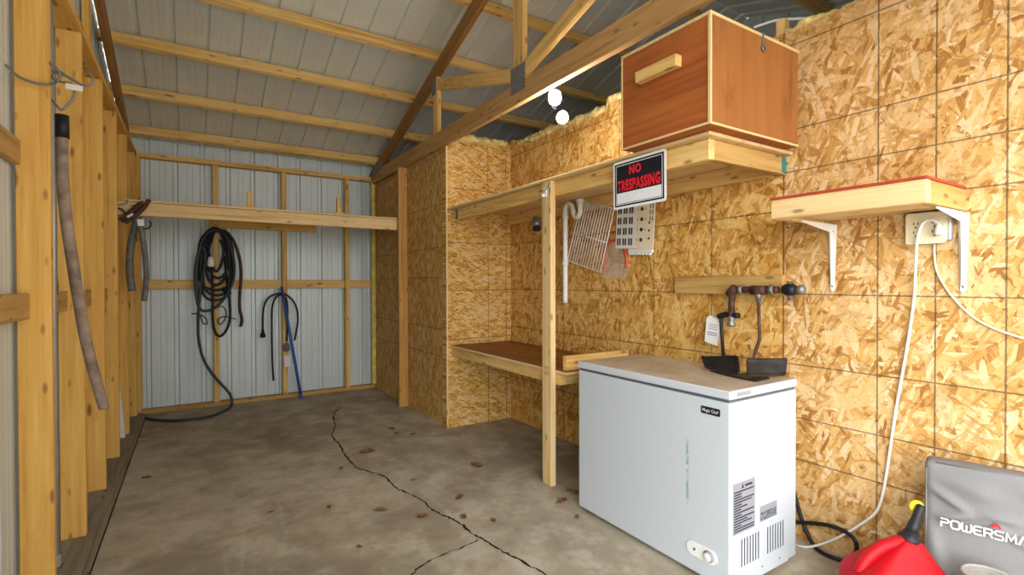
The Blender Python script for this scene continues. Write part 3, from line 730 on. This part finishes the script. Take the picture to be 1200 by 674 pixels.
tag(box('backing_board', (2.420, 1.338, 1.175), (2.4585, 1.985, 1.275), 'board'), 'brown board screwed to the partition behind the rusty pipes', 'board')
t = thing('gas_pipe', (2.38, 1.45, 1.0), 'rusty iron pipe run with valves and elbows mounted on the brown board', 'pipe')
p = lambda x, y, X=2.385: at(0, X, x, y)
tube('main_pipe', [p(858, 352), p(858, 344), p(861, 340), p(868, 339.5), p(890, 339.5), p(912, 339.5)], .017, 'rust', t, seg=12)
tube('drop_pipe', [p(857.5, 344), p(857, 372)], .016, 'rust', t, seg=12, curve=False)
lathe('elbow', p(854, 346), (0, -.5, .5), [(0, .02), (.02, .025), (.05, .025), (.06, .02)], 'rust', t)
lathe('tee', p(881, 340), (0, -1, 0), [(0, .024), (.075, .024)], 'rust', t)
lathe('tee_outlet', p(889, 343), (0, 0, -1), [(0, .015), (.03, .015), (.031, .011), (.05, .011)], 'steel', t)
for x in (866, 902): lathe('union_nut', p(x, 339.5), (0, -1, 0), [(0, .021), (.004, .025), (.018, .025), (.022, .021)], 'steel', t, seg=8)
v = lathe('valve', p(918, 339.5), (0, -1, 0), [(0, .022), (.02, .03), (.045, .03), (.06, .02)], 'black_iron', t)
tube('valve_stem', [p(926, 330), p(926, 352)], .013, 'steel', v, curve=False)
lathe('valve_knob', p(932, 339.5), (0, -1, 0), [(0, .012), (.02, .022), (.035, .024), (.045, .012)], 'steel', v)
h_ = box('shutoff_handle', p(843, 367)-Vector((.012, .0, .008)), p(866, 370)+Vector((.012, 0, .012)), 'black_iron', t) if False else tube('shutoff_handle', [p(842, 371), p(850, 369), p(866, 370)], .015, 'black_iron', t, seg=8)
lathe('shutoff_valve', p(857, 370), (0, 0, -1), [(0, .016), (.02, .02), (.03, .012), (.045, .024), (.052, .024), (.058, .01)], 'steel', t)
t2 = thing('paper_tag', p(836, 388, 2.40), 'white paper tag hanging from the rusty pipe shut-off valve', 'tag')
TG = frame(FX, p(835, 387, 2.395), math.radians(-7))
slab('card', TG, [(-.042, -.072), (.040, -.08), (.046, .055), (.028, .075), (-.028, .078), (-.044, .06)], .0012, 'paper', t2)
many('print', TG @ Matrix.Translation((0, 0, .0013)), [rect(.055, .004, 0, .03-.012*i) for i in range(3)]+[rect(.06, .006, 0, -.014-.012*i) for i in range(2)], .0003, 'grey_label', t2)
tube('string', [p(844, 372, 2.395), p(838, 371, 2.395), p(836, 373, 2.394)], .0015, 'black', t2)
# heater plate on the freezer lid, with its two hoses
t = thing('heater_plate', (2.1, 1.4, .812), 'black bent heater plate with two cupped wings lying on the freezer lid', 'heater part')
def wing(bl, br, tl, tr, mat):
    """cupped rectangular wing through four corner points"""
    bm = bmesh.new(); rows = []; nu, nv = 18, 10
    n_ = (br-bl).cross(tl-bl).normalized()
    if n_.x > 0: n_ = -n_
    for i in range(nu+1):
        row = []
        for k in range(nv+1):
            u_, v_ = i/nu, k/nv
            eu = min(u_, 1-u_); ev = min(v_, 1-v_)
            uu, vv = u_, v_
            if eu < .04 and ev < .06: uu = .5+(u_-.5)*.93; vv = .5+(v_-.5)*.86
            pt = bl.lerp(br, uu).lerp(tl.lerp(tr, uu), vv)
            pt += n_*(.007*max(0, 1-eu*9)+.008*max(0, 1-ev*6))
            row.append(bm.verts.new(pt))
        rows.append(row)
    for A, B in zip(rows, rows[1:]):
        for k in range(nv): bm.faces.new((A[k], A[k+1], B[k+1], B[k]))
    o = link('wing', bm_mesh(bm, 'wing'), mat, t, True)
    s_ = o.modifiers.new('thick', 'SOLIDIFY'); s_.thickness = .005; s_.offset = 0
    return o
M['scorched'] = plain('scorched iron', (.022, .015, .012), 0.6, 0.1, var=0.6, scale=14)
zb = .818
wa = at(2, zb, 827, 433)
wing(at(2, zb, 827, 433), at(2, zb, 868, 441), at(0, 2.15, 822, 419), at(0, 2.14, 866, 418.5), 'black_iron')
wing(at(2, zb, 875, 442), at(2, zb, 920, 441.5), at(0, 2.12, 874, 421), at(0, 2.25, 922, 421), 'scorched')
mid_ = [at(2, .815, *p_) for p_ in ((832, 434.5), (850, 439.5), (868, 443.5), (886, 447), (902, 443.5), (896, 441), (884, 440.5), (876, 437), (866, 439))]
for v_ in mid_: v_.z = .8125
slab('web_plate', Matrix.Identity(4), [(v_.x, v_.y) for v_ in mid_], .006, 'black_iron', t).location.z = .8125
t = thing('gas_hose', (2.4, 1.45, .85), 'thin brown hose dropping from the rusty tee to the heater plate', 'hose')
tube('hose', [p(889, 352), p(889.5, 370), p(890, 385), p(890, 398, 2.375), p(886, 410, 2.36), p(883, 422, 2.33)], .008, 'rust', t)
t = thing('gas_hose', (2.4, 1.65, .85), 'short black hose dropping from the shut-off valve to the heater plate', 'hose')
tube('hose', [p(845, 373), p(846, 392), p(847, 408, 2.36), p(848, 420, 2.32)], .009, 'black', t)

# ------------------------------------------------------------------ chest freezer
fx0, fx1, fy0, fy1 = 1.772, 2.262, 1.186, 2.098
t = thing('chest_freezer', ((fx0+fx1)/2, (fy0+fy1)/2, 0), 'white chest freezer with dusty lid standing against the partition', 'freezer')
def abox(name, lo, hi, mat, parent, bev, seg=3):
    lo, hi = Vector(lo), Vector(hi); bm = bmesh.new(); bmesh.ops.create_cube(bm, size=1)
    for v in bm.verts: v.co = Vector([lo[i] if v.co[i] < 0 else hi[i] for i in range(3)])
    if bev: bmesh.ops.bevel(bm, geom=bm.edges[:], offset=bev, segments=seg, affect='EDGES', profile=0.6)
    return link(name, bm_mesh(bm, name), mat, parent)
abox('body', (fx0, fy0, .018), (fx1, fy1, .762), 'freezer', t, .008)
abox('gasket', (fx0+.006, fy0+.006, .7625), (fx1-.006, fy1-.006, .7745), plain('grey gasket', (.11, .11, .12), .6), t, .002, 1)
abox('lid', (fx0-.003, fy0-.003, .775), (fx1, fy1+.003, .8105), 'lid', t, .006)
for x in (fx0+.05, fx1-.05):
    for y in (fy0+.05, fy1-.05): lathe('foot', (x, y, 0), (0, 0, 1), [(0, .018), (.0178, .018)], 'black', t, 10)
bd = slab('badge', frame(FX, (fx0-.0002, 1.272, .715)), rrect(.088, .030, .004), .002, 'black_sign', t)
text('lettering', 'Magic Chef', frame(FX, (fx0-.0026, 1.272, .7135)), 0.074, .017, 'text_white', bd, bold=.002, t=0)
cp = slab('control_panel', frame(FX, (fx0-.0002, 1.312, .118)), rrect(.145, .058, .028), .004, 'white_plastic', t)
lathe('dial', (fx0-.0044, 1.277, .118), (-1, 0, 0), [(0, .024), (.002, .024), (.0022, .020), (.012, .018)], 'grey_label', cp)
lathe('dial_face', (fx0-.0165, 1.277, .118), (-1, 0, 0), [(0, .0175), (.001, .0165)], 'white_plastic', cp)
lathe('indicator_lamp', (fx0-.0044, 1.345, .118), (-1, 0, 0), [(0, .006), (.003, .005)], 'teal', cp)
yS = fy0-.0002
wl = slab('warning_label', frame(FY, (1.868, yS, .335)), rect(.150, .205), .0006, 'grey_label', t)
rnd = random.Random(3)
many('printed_lines', frame(FY, (1.868, yS-.0007, .335)), [rect(w_, .0055, -.068+w_/2, .066-.0105*i) for i, w_ in enumerate([rnd.choice((.136, .136, .12, .09, .05)) for _ in range(16)])], .0003, 'ink', wl)
many('warning_mark', frame(FY, (1.868, yS-.0007, .335)), [[(-.018, .076), (-.002, .076), (-.010, .096)], rect(.05, .009, .03, .084)], .0003, 'ink', wl)
gl_ = slab('gas_label', frame(FY, (2.042, yS, .272)), rect(.125, .064), .0006, 'grey_label', t)
text('lettering', 'CYCLOPENTANE', frame(FY, (2.042, yS-.0008, .262)), .118, .034, 'ink', gl_, bold=.03, t=0)
vp = slab('vent_panel', frame(FY, (1.995, yS, .122)), rrect(.405, .212, .006), .0015, 'white_enamel', t)
each('louvre', frame(FY, (1.995, yS-.0016, .122)), [rect(.006, .112, x0+.0195*i, .028) for x0 in (-.145, .04) for i in range(7)], .0006, 'ink', vp)
each('screw', frame(FY, (1.995, yS-.0016, .122)), [circ(.006, -.135, -.075, 10), circ(.004, 0, -.07, 10), circ(.004, .13, -.075, 10)], .0012, 'steel', vp)
slab('lid_sticker', frame(FY, (1.862, fy0-.0032, .793)), rrect(.095, .016, .003), .0006, 'grey_label', t)
# black cord coiled on the floor behind the freezer
t = thing('black_cord', (2.38, 1.2, .0), 'black cord looping on the floor beside the freezer', 'cord')
tube('cable', [at(0, 2.44, 918, 545), at(0, 2.44, 929, 572), at(0, 2.44, 937, 600), at(0, 2.43, 946, 625), at(2, .012, 957, 643), at(2, .012, 975, 653), at(2, .012, 992, 657), at(2, .03, 1002, 650), at(0, 2.42, 1003, 636), at(0, 2.43, 992, 624), at(0, 2.43, 972, 616), at(0, 2.43, 948, 613), at(0, 2.43, 920, 612)], .009, 'black', t)

# ------------------------------------------------------------------ grey fabric bag, petrol can, clear tub
def bag():
    x0, x1, y0, y1, z1 = 2.325, 2.411, .332, .752, .592
    bm = bmesh.new(); bmesh.ops.create_cube(bm, size=1)
    for v in bm.verts: v.co = Vector((x0 if v.co.x < 0 else x1, y0 if v.co.y < 0 else y1, .0 if v.co.z < 0 else z1))
    bmesh.ops.bevel(bm, geom=bm.edges[:], offset=.022, segments=3, affect='EDGES', profile=.6)
    bmesh.ops.subdivide_edges(bm, edges=[e for e in bm.edges if e.calc_length() > .05], cuts=64, use_grid_fill=True)
    def crease(y, z, a, b, w, amp):
        a, b = Vector(a), Vector(b); q_ = Vector((y, z)); d = b-a; t_ = max(0, min(1, (q_-a).dot(d)/d.length_squared))
        r = (q_-(a+d*t_)).length/w
        return amp*math.exp(-r*r)*math.sin(math.pi*min(1, max(0, t_))*.9+.2)
    cr = [((.74, .50), (.62, .43), .014, .013), ((.62, .43), (.73, .395), .012, .014), ((.62, .44), (.50, .44), .012, .010), ((.72, .54), (.55, .50), .03, .008), ((.60, .42), (.46, .35), .012, .007), ((.735, .36), (.71, .20), .02, .007), ((.50, .55), (.38, .50), .03, .01)]
    for v in bm.verts:
        k = max(0, min(1, (x0+.05-v.co.x)/.05))
        if k > 0:
            d = sum(crease(v.co.y, v.co.z, *c) for c in cr)*1.5
            bulge = .012*math.sin(math.pi*min(1, max(0, (v.co.y-y0)/(y1-y0))))*math.sin(math.pi*min(1, max(0, v.co.z/z1)))
            v.co.x -= k*(d+bulge+.004*noise.noise(v.co*7))
    o = link('fabric_bag', bm_mesh(bm, 'fabric_bag'), 'bag', None, True)
    tag(o, 'grey fabric equipment bag with white lettering leaning on the partition', 'bag')
    tube('seam', [(x0+.006, y1-.004, .03), (x0+.006, y1-.004, z1-.03)], .0028, 'bag', o, curve=False)
    tube('seam', [(x0+.006, y1-.03, z1-.004), (x0+.006, y0+.03, z1-.004)], .0028, 'bag', o, curve=False)
    return o
bg = bag()
place(bg, Matrix.Translation((2.24, .715, 0)) @ Matrix.Rotation(math.radians(16), 4, 'Z') @ Matrix.Translation((-2.325, -.752, 0)))
for ch in list(bg.children):
    ch.matrix_parent_inverse = Matrix.Identity(4)
BX = 2.300
def on_bag(o):
    o.parent = bg; return o
GLYPH = {'P': [[(0, 0), (0, .55), (.85, .55), (1, .7), (1, .85), (.85, 1), (0, 1)]],
    'O': [[(.2, 0), (.9, 0), (1.1, .2), (1.1, .8), (.9, 1), (.2, 1), (0, .8), (0, .2), (.2, 0)]],
    'W': [[(0, 1), (0, .2), (.2, 0), (1.0, 0), (1.2, .2), (1.2, 1)], [(.6, 0), (.6, .75)]],
    'E': [[(1, 1), (.2, 1), (0, .8), (0, .2), (.2, 0), (1, 0)], [(0, .5), (.9, .5)]],
    'R': [[(0, 0), (0, 1), (.85, 1), (1, .85), (1, .62), (.85, .48), (.1, .48)], [(.6, .48), (1, 0)]],
    'S': [[(1, 1), (.15, 1), (0, .85), (0, .65), (.15, .52), (.85, .48), (1, .35), (1, .15), (.85, 0), (0, 0)]],
    'M': [[(0, 0), (.08, 1), (.6, .25), (1.12, 1), (1.2, 0)]], 'A': [[(0, 0), (.5, 1), (.62, 1), (1.1, 0)]], 'T': [[(0, 1), (1, 1)], [(.5, 1), (.5, 0)]]}
def strokes(word, width, height, sw):
    bm = bmesh.new(); x = 0; P = []
    for ch in word:
        wdt = max(p_[0] for l_ in GLYPH[ch] for p_ in l_)
        P += [[(x+a, b_) for a, b_ in l_] for l_ in GLYPH[ch]]; x += wdt+.34
    x -= .34
    z_ = 0
    for l_ in P:
        pts_ = [Vector(((a/x-.5)*width, (b_-.5)*height, 0)) for a, b_ in l_]
        L = []
        for i, p_ in enumerate(pts_):
            d0 = (p_-pts_[i-1]).normalized() if i else (pts_[1]-p_).normalized()
            d1 = (pts_[i+1]-p_).normalized() if i < len(pts_)-1 else d0
            m_ = (d0+d1).normalized(); nn = Vector((-m_.y, m_.x, 0)); k_ = sw/2/max(.5, m_.dot(d1))
            e_ = m_*(-sw*.3 if i == 0 else sw*.3 if i == len(pts_)-1 else 0)
            L.append((bm.verts.new(p_+e_+nn*k_+Vector((0, 0, z_))), bm.verts.new(p_+e_-nn*k_+Vector((0, 0, z_)))))
        for (a, b_), (c_, d_) in zip(L, L[1:]): bm.faces.new((a, b_, d_, c_))
        z_ += .00004
    return bm_mesh(bm, 'lettering')
lt = link('lettering', strokes('POWERSMART', .268, .027, .0048), 'text_white'); place(lt, frame(FX, (BX, .572, .388))); on_bag(lt)
on_bag(many('chevron', frame(FX, (BX, .566, .4185)), [[(-.015, -.008), (-.006, -.008), (0, .000), (.006, -.008), (.015, -.008), (.003, .009), (-.003, .009)]], .0008, 'chevron'))

def petrol_can():
    c = Vector((2.089, .752, 0)); ax = Vector((.86, -.51, 0)).normalized(); ay = Vector((-ax.y, ax.x, 0))
    t = thing('petrol_can', c, 'red plastic petrol can with black spout standing before the grey bag', 'can')
    bm = bmesh.new(); rings = []; n = 32
    for z, sx, sy, off in ((.0, .15, .10, 0), (.012, .168, .115, 0), (.03, .174, .12, 0), (.12, .174, .12, 0), (.165, .172, .118, 0), (.19, .160, .108, .0), (.222, .120, .082, .015), (.252, .080, .056, .035), (.272, .052, .042, .05), (.282, .036, .034, .055), (.286, .02, .02, .056)):
        ring = []
        for k in range(n):
            a = 2*math.pi*k/n; e = .42
            cx_ = math.copysign(abs(math.cos(a))**e, math.cos(a)); cy_ = math.copysign(abs(math.sin(a))**e, math.sin(a))
            ring.append(bm.verts.new(c+ax*(cx_*sx*.9+off*.8)+ay*(cy_*sy*.9)+Vector((0, 0, z*1.16))))
        rings.append(ring)
    for A, B in zip(rings, rings[1:]):
        for k in range(n): bm.faces.new((A[k], A[(k+1) % n], B[(k+1) % n], B[k]))
    bm.faces.new(rings[0][::-1]); bm.faces.new(rings[-1])
    link('body', bm_mesh(bm, 'body'), 'red_can', t, True)
    tube('grip', [c+ax*-.132+Vector((0, 0, .210)), c+ax*-.10+Vector((0, 0, .262)), c+ax*-.04+Vector((0, 0, .304)), c+ax*.03+Vector((0, 0, .319))], .021, 'red_can', t, seg=12)
    b0 = c+ax*.050+Vector((0, 0, .315)); 
    lathe('collar', b0-Vector((0, 0, .0)), (.25, -.1, 1), [(0, .034), (.02, .034), (.026, .026), (.04, .022)], 'black', t)
    sp = lathe('spout', b0+Vector((.006, -.004, .030)), (.31, -.20, 1), [(0, .019), (.04, .018), (.042, .016), (.105, .013), (.11, .009)], 'black', t)
    e_ = b0+Vector((.006, -.004, .030))+Vector((.31, -.20, 1)).normalized()*.098
    lathe('spout_cap', e_+Vector((.02, .020, -.006)), (-.75, -.65, .1), [(0, .010), (.001, .022), (.006, .024), (.014, .022), (.016, .012)], 'yellow', sp)
    return t
petrol_can()
tb = at(2, .29, 1160, 676)
t = thing('plastic_tub', (tb.x, tb.y, 0), 'clear crinkled plastic tub at the foot of the grey bag', 'tub')
lathe('tub', (tb.x, tb.y, 0), (0, 0, 1), [(0, .052), (.004, .054), (.288, .066), (.290, .064), (.006, .052), (.005, .002)], 'clear', t, 28)
tube('rim', [(tb.x+.067*math.cos(a), tb.y+.067*math.sin(a), .290) for a in [2*math.pi*i/24 for i in range(25)]], .004, 'clear', t)

# ------------------------------------------------------------------ hoses and pole on the back wall
YH = 5.79
hq = lambda x, y, Y=YH: at(1, Y, x, y)
def loops(lst, seed):
    rnd = random.Random(seed); P = []
    for (L, R, bot) in lst:
        c = (L+R)/2; Y = YH-rnd.uniform(0, .05)
        P += [hq(253+rnd.uniform(-2, 2), 268+rnd.uniform(-2, 3), Y), hq(L+3, 281, Y-.01), hq(L, 268+(bot-268)*.5, Y-.015), hq(L+3, bot-8, Y-.01),
              hq(c, bot, Y-.01), hq(R-3, bot-8, Y-.01), hq(R, 268+(bot-268)*.5, Y-.015), hq(R-4, 281, Y-.01)]
    return P
t = thing('hose_coil', (.19, 5.76, 1.2), 'black rubber hose coiled in many loops on a back wall stud', 'hose')
tube('hose', loops([(237, 272, 346), (241, 266, 334), (235, 269, 352), (243, 268, 326), (233, 273, 340), (245, 262, 318)], 4), .0128, 'black', t)
tube('long_loop', [hq(246, 300), hq(249, 335), hq(249, 368), hq(251, 386), hq(257, 394), hq(264, 389), hq(269, 376), hq(269, 355), hq(266, 330), hq(263, 300)], .0125, 'black', t)
for q_ in ([hq(224, 368), hq(232, 368), hq(240, 372), hq(243, 379), hq(238, 379), hq(235, 370)], [hq(253, 359), hq(262, 360), hq(265, 368), hq(262, 377), hq(257, 380), hq(256, 374), hq(264, 371), hq(276, 374)]): tube('cable_tie', q_, .006, 'black', t, seg=6)
lathe('white_plug', hq(247, 301, YH-.08), (0, 0, -1), [(0, .02), (.05, .03), (.09, .03), (.1, .018)], 'pvc', t)
lathe('hose_end', hq(261, 338, YH-.03), (.6, 0, -.6), [(0, .02), (.05, .03), (.09, .022)], 'black', t)
t = thing('garden_hose', (.1, 5.74, 1.0), 'dark green garden hose hanging in the bundle and trailing onto the floor', 'hose')
yq = 5.72
tube('hose', [hq(231, 345, yq), hq(231, 310, yq), hq(237, 282, yq), hq(250, 270, yq), hq(264, 276, yq), hq(273, 300, yq), hq(274, 325, yq), hq(265, 347, yq), hq(250, 362, yq), hq(235, 363, yq), hq(230, 345, yq), hq(229, 315, yq), hq(235, 290, yq), hq(241, 300, yq), hq(236, 330, yq), hq(233, 355, yq), hq(232, 380, yq), hq(233, 400, yq), hq(238, 420, yq), hq(247, 436, yq), hq(258, 449, yq), hq(268, 460, yq), at(1, 5.70, 271.5, 468), at(2, .015, 270, 477), at(2, .015, 255, 485), at(2, .015, 235, 490), at(2, .015, 205, 493), at(2, .015, 182, 492), at(2, .018, 172, 490.5)], .0125, 'green_hose', t)
t = thing('maroon_hose', (.37, 5.77, 1.2), 'dark maroon hose end hanging down right of the hose bundle', 'hose')
tube('hose', [hq(253, 271), hq(263, 271), hq(273, 281), hq(280, 300), hq(282.5, 320), hq(281, 345), hq(281, 362), hq(283.5, 375), hq(281.5, 383)], .0145, 'maroon_hose', t)
t = thing('washer_hose', (.7, 5.78, .8), 'black hose arched over the stud with a metal fitting at its left end', 'hose')
tube('hose', [hq(308, 388, 5.818), hq(308, 370, 5.818), hq(310, 357, 5.818), hq(316, 348, 5.818), hq(325, 344.5, 5.818), hq(334, 345, 5.818), hq(343, 352, 5.818), hq(348, 363, 5.818), hq(349, 376, 5.818), hq(347, 390, 5.818), hq(345, 399, 5.818)], .010, 'black', t)
lathe('fitting', hq(308, 386, 5.818), (0, 0, -1), [(0, .012), (.03, .014), (.05, .022), (.051, .026), (.085, .026)], 'black_iron', t)
t = thing('drain_hose', (.7, 5.75, .5), 'black hose with a grey plug and white tag hanging beside the blue pole', 'hose')
tube('hose', [hq(320.5, 446, 5.815), hq(319, 420, 5.812), hq(318.5, 385, 5.812), hq(319, 360, 5.812), hq(324, 348, 5.812), hq(331, 346, 5.812), hq(336, 353, 5.812), hq(337, 372, 5.812), hq(336, 400, 5.812)], .010, 'black', t)
lathe('grey_plug', hq(335.5, 402, 5.79), (0, 0, -1), [(0, .014), (.03, .032), (.07, .034), (.09, .02)], 'grey_tube', t)
slab('white_tag', frame(FY, hq(337, 423, 5.80), .05), rrect(.065, .125, .006), .0012, 'paper', t)
t = thing('blue_pole', at(2, 0, 353, 467), 'blue pole leaning against the back wall', 'pole')
a_, b_ = at(2, 0.0, 353, 467), at(1, 5.785, 330, 336)
tube('shaft', [a_+Vector((0, 0, .004)), b_], .0145, 'blue', t, curve=False, seg=12)
lathe('end_cap', a_, (b_-a_), [(0, .018), (.04, .018), (.042, .0146)], 'blue', t)

# ------------------------------------------------------------------ things hanging on the left wall
HL = lambda x, y, Y=2.62: at(1, Y, x, y)
t = thing('hanging_tube', HL(125, 475), 'rusty grey tube with black sleeve and wire hooks hanging by the conduit', 'tube')
tube('tube', [HL(72.5, 160), HL(73, 200), HL(77, 250), HL(84, 300), HL(92, 350, 2.65), HL(101, 400, 2.7), HL(111, 440, 2.75), HL(122, 478, 2.78)], .020, 'rust_tube', t, seg=12)
tube('sleeve', [HL(72.5, 135), HL(73, 162)], .0225, 'black', t, curve=False, seg=12)
for q_ in ([HL(1, 73, 2.45), HL(10, 79, 2.45), HL(22, 90, 2.45), HL(40, 97, 2.45), HL(56, 99, 2.45), HL(66, 96, 2.5), HL(70, 88, 2.5), HL(66, 80, 2.5), HL(56, 72, 2.5)],
      [HL(72, 130), HL(60, 116), HL(51, 104), HL(50, 92), HL(58, 84), HL(70, 84), HL(82, 92), HL(95, 99), HL(106, 100), HL(109, 94), HL(106, 87), HL(99, 83)],
      [HL(73, 129), HL(84, 118), HL(88, 106), HL(84, 98), HL(72, 96), HL(62, 92), HL(66, 86), HL(80, 90), HL(92, 97)]): tube('wire_hook', q_, .0048, 'steel', t, seg=6)
slab('white_label', frame(FY, HL(87, 102.5, 2.60), -.05), rect(.052, .022), .001, 'paper', t)
HM = lambda x, y, Y=4.80: at(1, Y, x, y)
t = thing('hanging_tube', HM(155, 340), 'left one of two grey tubes hanging from the left end of the back shelf', 'tube')
tube('tube', [HM(162, 254), HM(157, 270), HM(152.5, 295), HM(152, 320), HM(155, 341)], .025, 'grey_tube', t, seg=12)
slab('paper_label', frame(FY, HM(153.5, 254, 4.77), .6), rect(.045, .035), .001, 'paper', t)
tube('hook', [HM(119, 232, 4.76), HM(127, 237, 4.76), HM(138, 240, 4.76), HM(148, 238, 4.76), HM(149, 234, 4.76)], .006, 'steel', t)
t = thing('hanging_tube', HM(170, 352), 'darker right one of two tubes hanging from the left end of the back shelf', 'tube')
tube('tube', [HM(164.5, 262, 4.72), HM(167, 278, 4.72), HM(170, 300, 4.72), HM(171.5, 325, 4.72), HM(169, 353, 4.72)], .019, 'grey_tube', t, seg=12)
slab('paper_label', frame(FY, HM(165, 261, 4.69), .1), rect(.042, .05), .001, 'paper', t)
tube('hook', [HM(166, 267, 4.71), HM(173, 268, 4.71), HM(177, 263, 4.71), HM(175, 259, 4.71)], .005, 'black_iron', t)
t = thing('rusty_clamp', HM(158, 250), 'rusty iron clamp hooked across the left end of the back shelf', 'clamp')
tube('jaw', [HM(141, 259, 4.80), HM(152, 250, 4.80), HM(164, 240, 4.80), HM(168, 239, 4.80)], .020, 'rust', t, seg=8)
tube('jaw', [HM(146, 261, 4.78), HM(158, 253, 4.78), HM(168, 244, 4.78), HM(175, 234, 4.78)], .016, 'rust', t, seg=8)
tube('lever', [HM(137, 244, 4.78), HM(143, 246, 4.78), HM(150, 254, 4.79)], .008, 'rust', t)

# white scrap strip leaning in the stud bay
tag(slab('white_strip', frame(FY, at(1, 5.0, 141, 505)+Vector((0, 0, 0))), [(-.028, -.12), (.035, -.12), (.012, .2), (-.02, .62), (-.028, .62)], .004, 'white_plastic'), 'narrow white strip standing in the left wall stud bay', 'strip')

# attic odds beyond the partition
t = thing('attic_cable', (2.7, 1.4, 2.6), 'white cable draped over the attic block behind the plywood box', 'cable')
tube('cable', [at(0, 2.66, 884, 32), at(0, 2.66, 905, 25), at(0, 2.66, 920, 22.5), at(0, 2.70, 945, 21.5), at(0, 2.76, 965, 17)], .007, 'white_plastic', t)
tag(box('attic_block', (2.52, 1.385, 2.457), (2.565, 1.43, 2.575), 'pine'), 'short wooden block standing on the partition beside the plywood box', 'block')

# ------------------------------------------------------------------ dry leaves on the floor
def leaf_mesh(seed):
    rnd = random.Random(seed); bm = bmesh.new(); n = 18; c = bm.verts.new((0, 0, .004)); ring = []
    for k in range(n):
        a = 2*math.pi*k/n
        r = (.030+.016*abs(math.cos(a)))*(1 if k % 2 else .62)*rnd.uniform(.75, 1.15)
        x, y = r*math.cos(a)*1.25, r*math.sin(a)*.8
        ring.append(bm.verts.new((x, y, .002+.35*abs(y)*rnd.uniform(.5, 1.2)+rnd.uniform(0, .006))))
    for k in range(n): bm.faces.new((c, ring[k], ring[(k+1) % n]))
    return bm_mesh(bm, 'dry_leaf')
lm = [leaf_mesh(s) for s in range(4)]
for m_ in lm: m_.materials.append(M['leaf'])
LV = [(430, 530, 1.3, 'curled brown leaf just right of the long floor crack, toward the back'), (558, 546, 1.25, 'crumpled brown leaf in front of the closet corner'), (539, 583, .8, 'small pale brown leaf midway between the crack and the support post'),
      (446, 598, .8, 'narrow brown leaf left of the long floor crack'), (385.5, 594.5, .55, 'small tan leaf alone on the left of the floor'), (495, 605.5, .8, 'brown leaf just left of where the crack bends'),
      (458.6, 502.5, .85, 'brown leaf before the closet side, left of a pair'), (464.6, 508, .65, 'smaller brown leaf before the closet side, right of a pair'), (483.6, 509, .5, 'tiny dark leaf bit before the closet side'),
      (543, 606, .75, 'dark leaf lying on the long floor crack'), (659, 588, 1.0, 'dark crumpled leaf before the foot of the support post'), (671, 577, 1.0, 'reddish brown leaf between support post and freezer'),
      (400, 549, .5, 'tiny leaf bit left of the crack near mid floor'), (484, 563, .4, 'tiny dark leaf bit right of the crack at mid floor'), (578, 610, .5, 'small dark leaf bit right of the long crack'), (318, 600, .4, 'tiny leaf bit at the left front of the floor'), (421, 641, .4, 'tiny leaf bit left of the branching crack'), (676, 606, .5, 'small leaf at the bottom left of the freezer'), (172, 560, .6, 'small leaf beside the left sill joint')]
for i, (x, y, s, l) in enumerate(LV):
    o = bpy.data.objects.new('dry_leaf', lm[i % 4]); COL.objects.link(o)
    o.location = at(2, .001, x, y); o.scale = (s, s, s); o.rotation_euler = (0, 0, i*1.9)
    tag(o, l, 'leaf', 'dry leaves on the concrete floor')

# ------------------------------------------------------------------ light
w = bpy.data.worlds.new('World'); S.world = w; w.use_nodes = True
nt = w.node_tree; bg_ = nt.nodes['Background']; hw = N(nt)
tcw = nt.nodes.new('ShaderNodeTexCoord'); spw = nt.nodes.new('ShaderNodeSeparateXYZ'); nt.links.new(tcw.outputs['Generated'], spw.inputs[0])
bg_.inputs[0].default_value = (.95, .98, 1.0, 1)          # overcast sky; brightening added toward the left evens the freezer's front and side
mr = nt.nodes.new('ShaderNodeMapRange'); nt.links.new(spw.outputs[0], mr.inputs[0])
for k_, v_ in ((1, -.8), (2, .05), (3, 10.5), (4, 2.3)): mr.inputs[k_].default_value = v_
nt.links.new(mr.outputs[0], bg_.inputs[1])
def lamp(name, kind, loc, power, color=(1, 1, 1), **k):
    l_ = bpy.data.lights.new(name, kind); l_.energy = power; l_.color = color
    for a, v in k.items(): setattr(l_, a, v)
    o = bpy.data.objects.new(name, l_); COL.objects.link(o); o.location = loc; return o
for i, b in enumerate(LB): lamp('bulb_light', 'POINT', b+Vector((-.07, -.08, -.06)), 7, (.95, .97, 1.0), shadow_soft_size=.03)
pt = lamp('doorway_portal', 'AREA', ((XL+XR)/2, YF-.02, 1.35), 1)
pt.data.shape = 'RECTANGLE'; pt.data.size = XR-XL; pt.data.size_y = 2.7; pt.rotation_euler = (math.radians(90), 0, 0); pt.data.cycles.is_portal = True

v = S.view_settings; S.display_settings.display_device = 'sRGB'
v.view_transform = 'Standard'; v.look = 'None'; v.exposure = 0.40; v.gamma = 1.0; v.use_curve_mapping = False
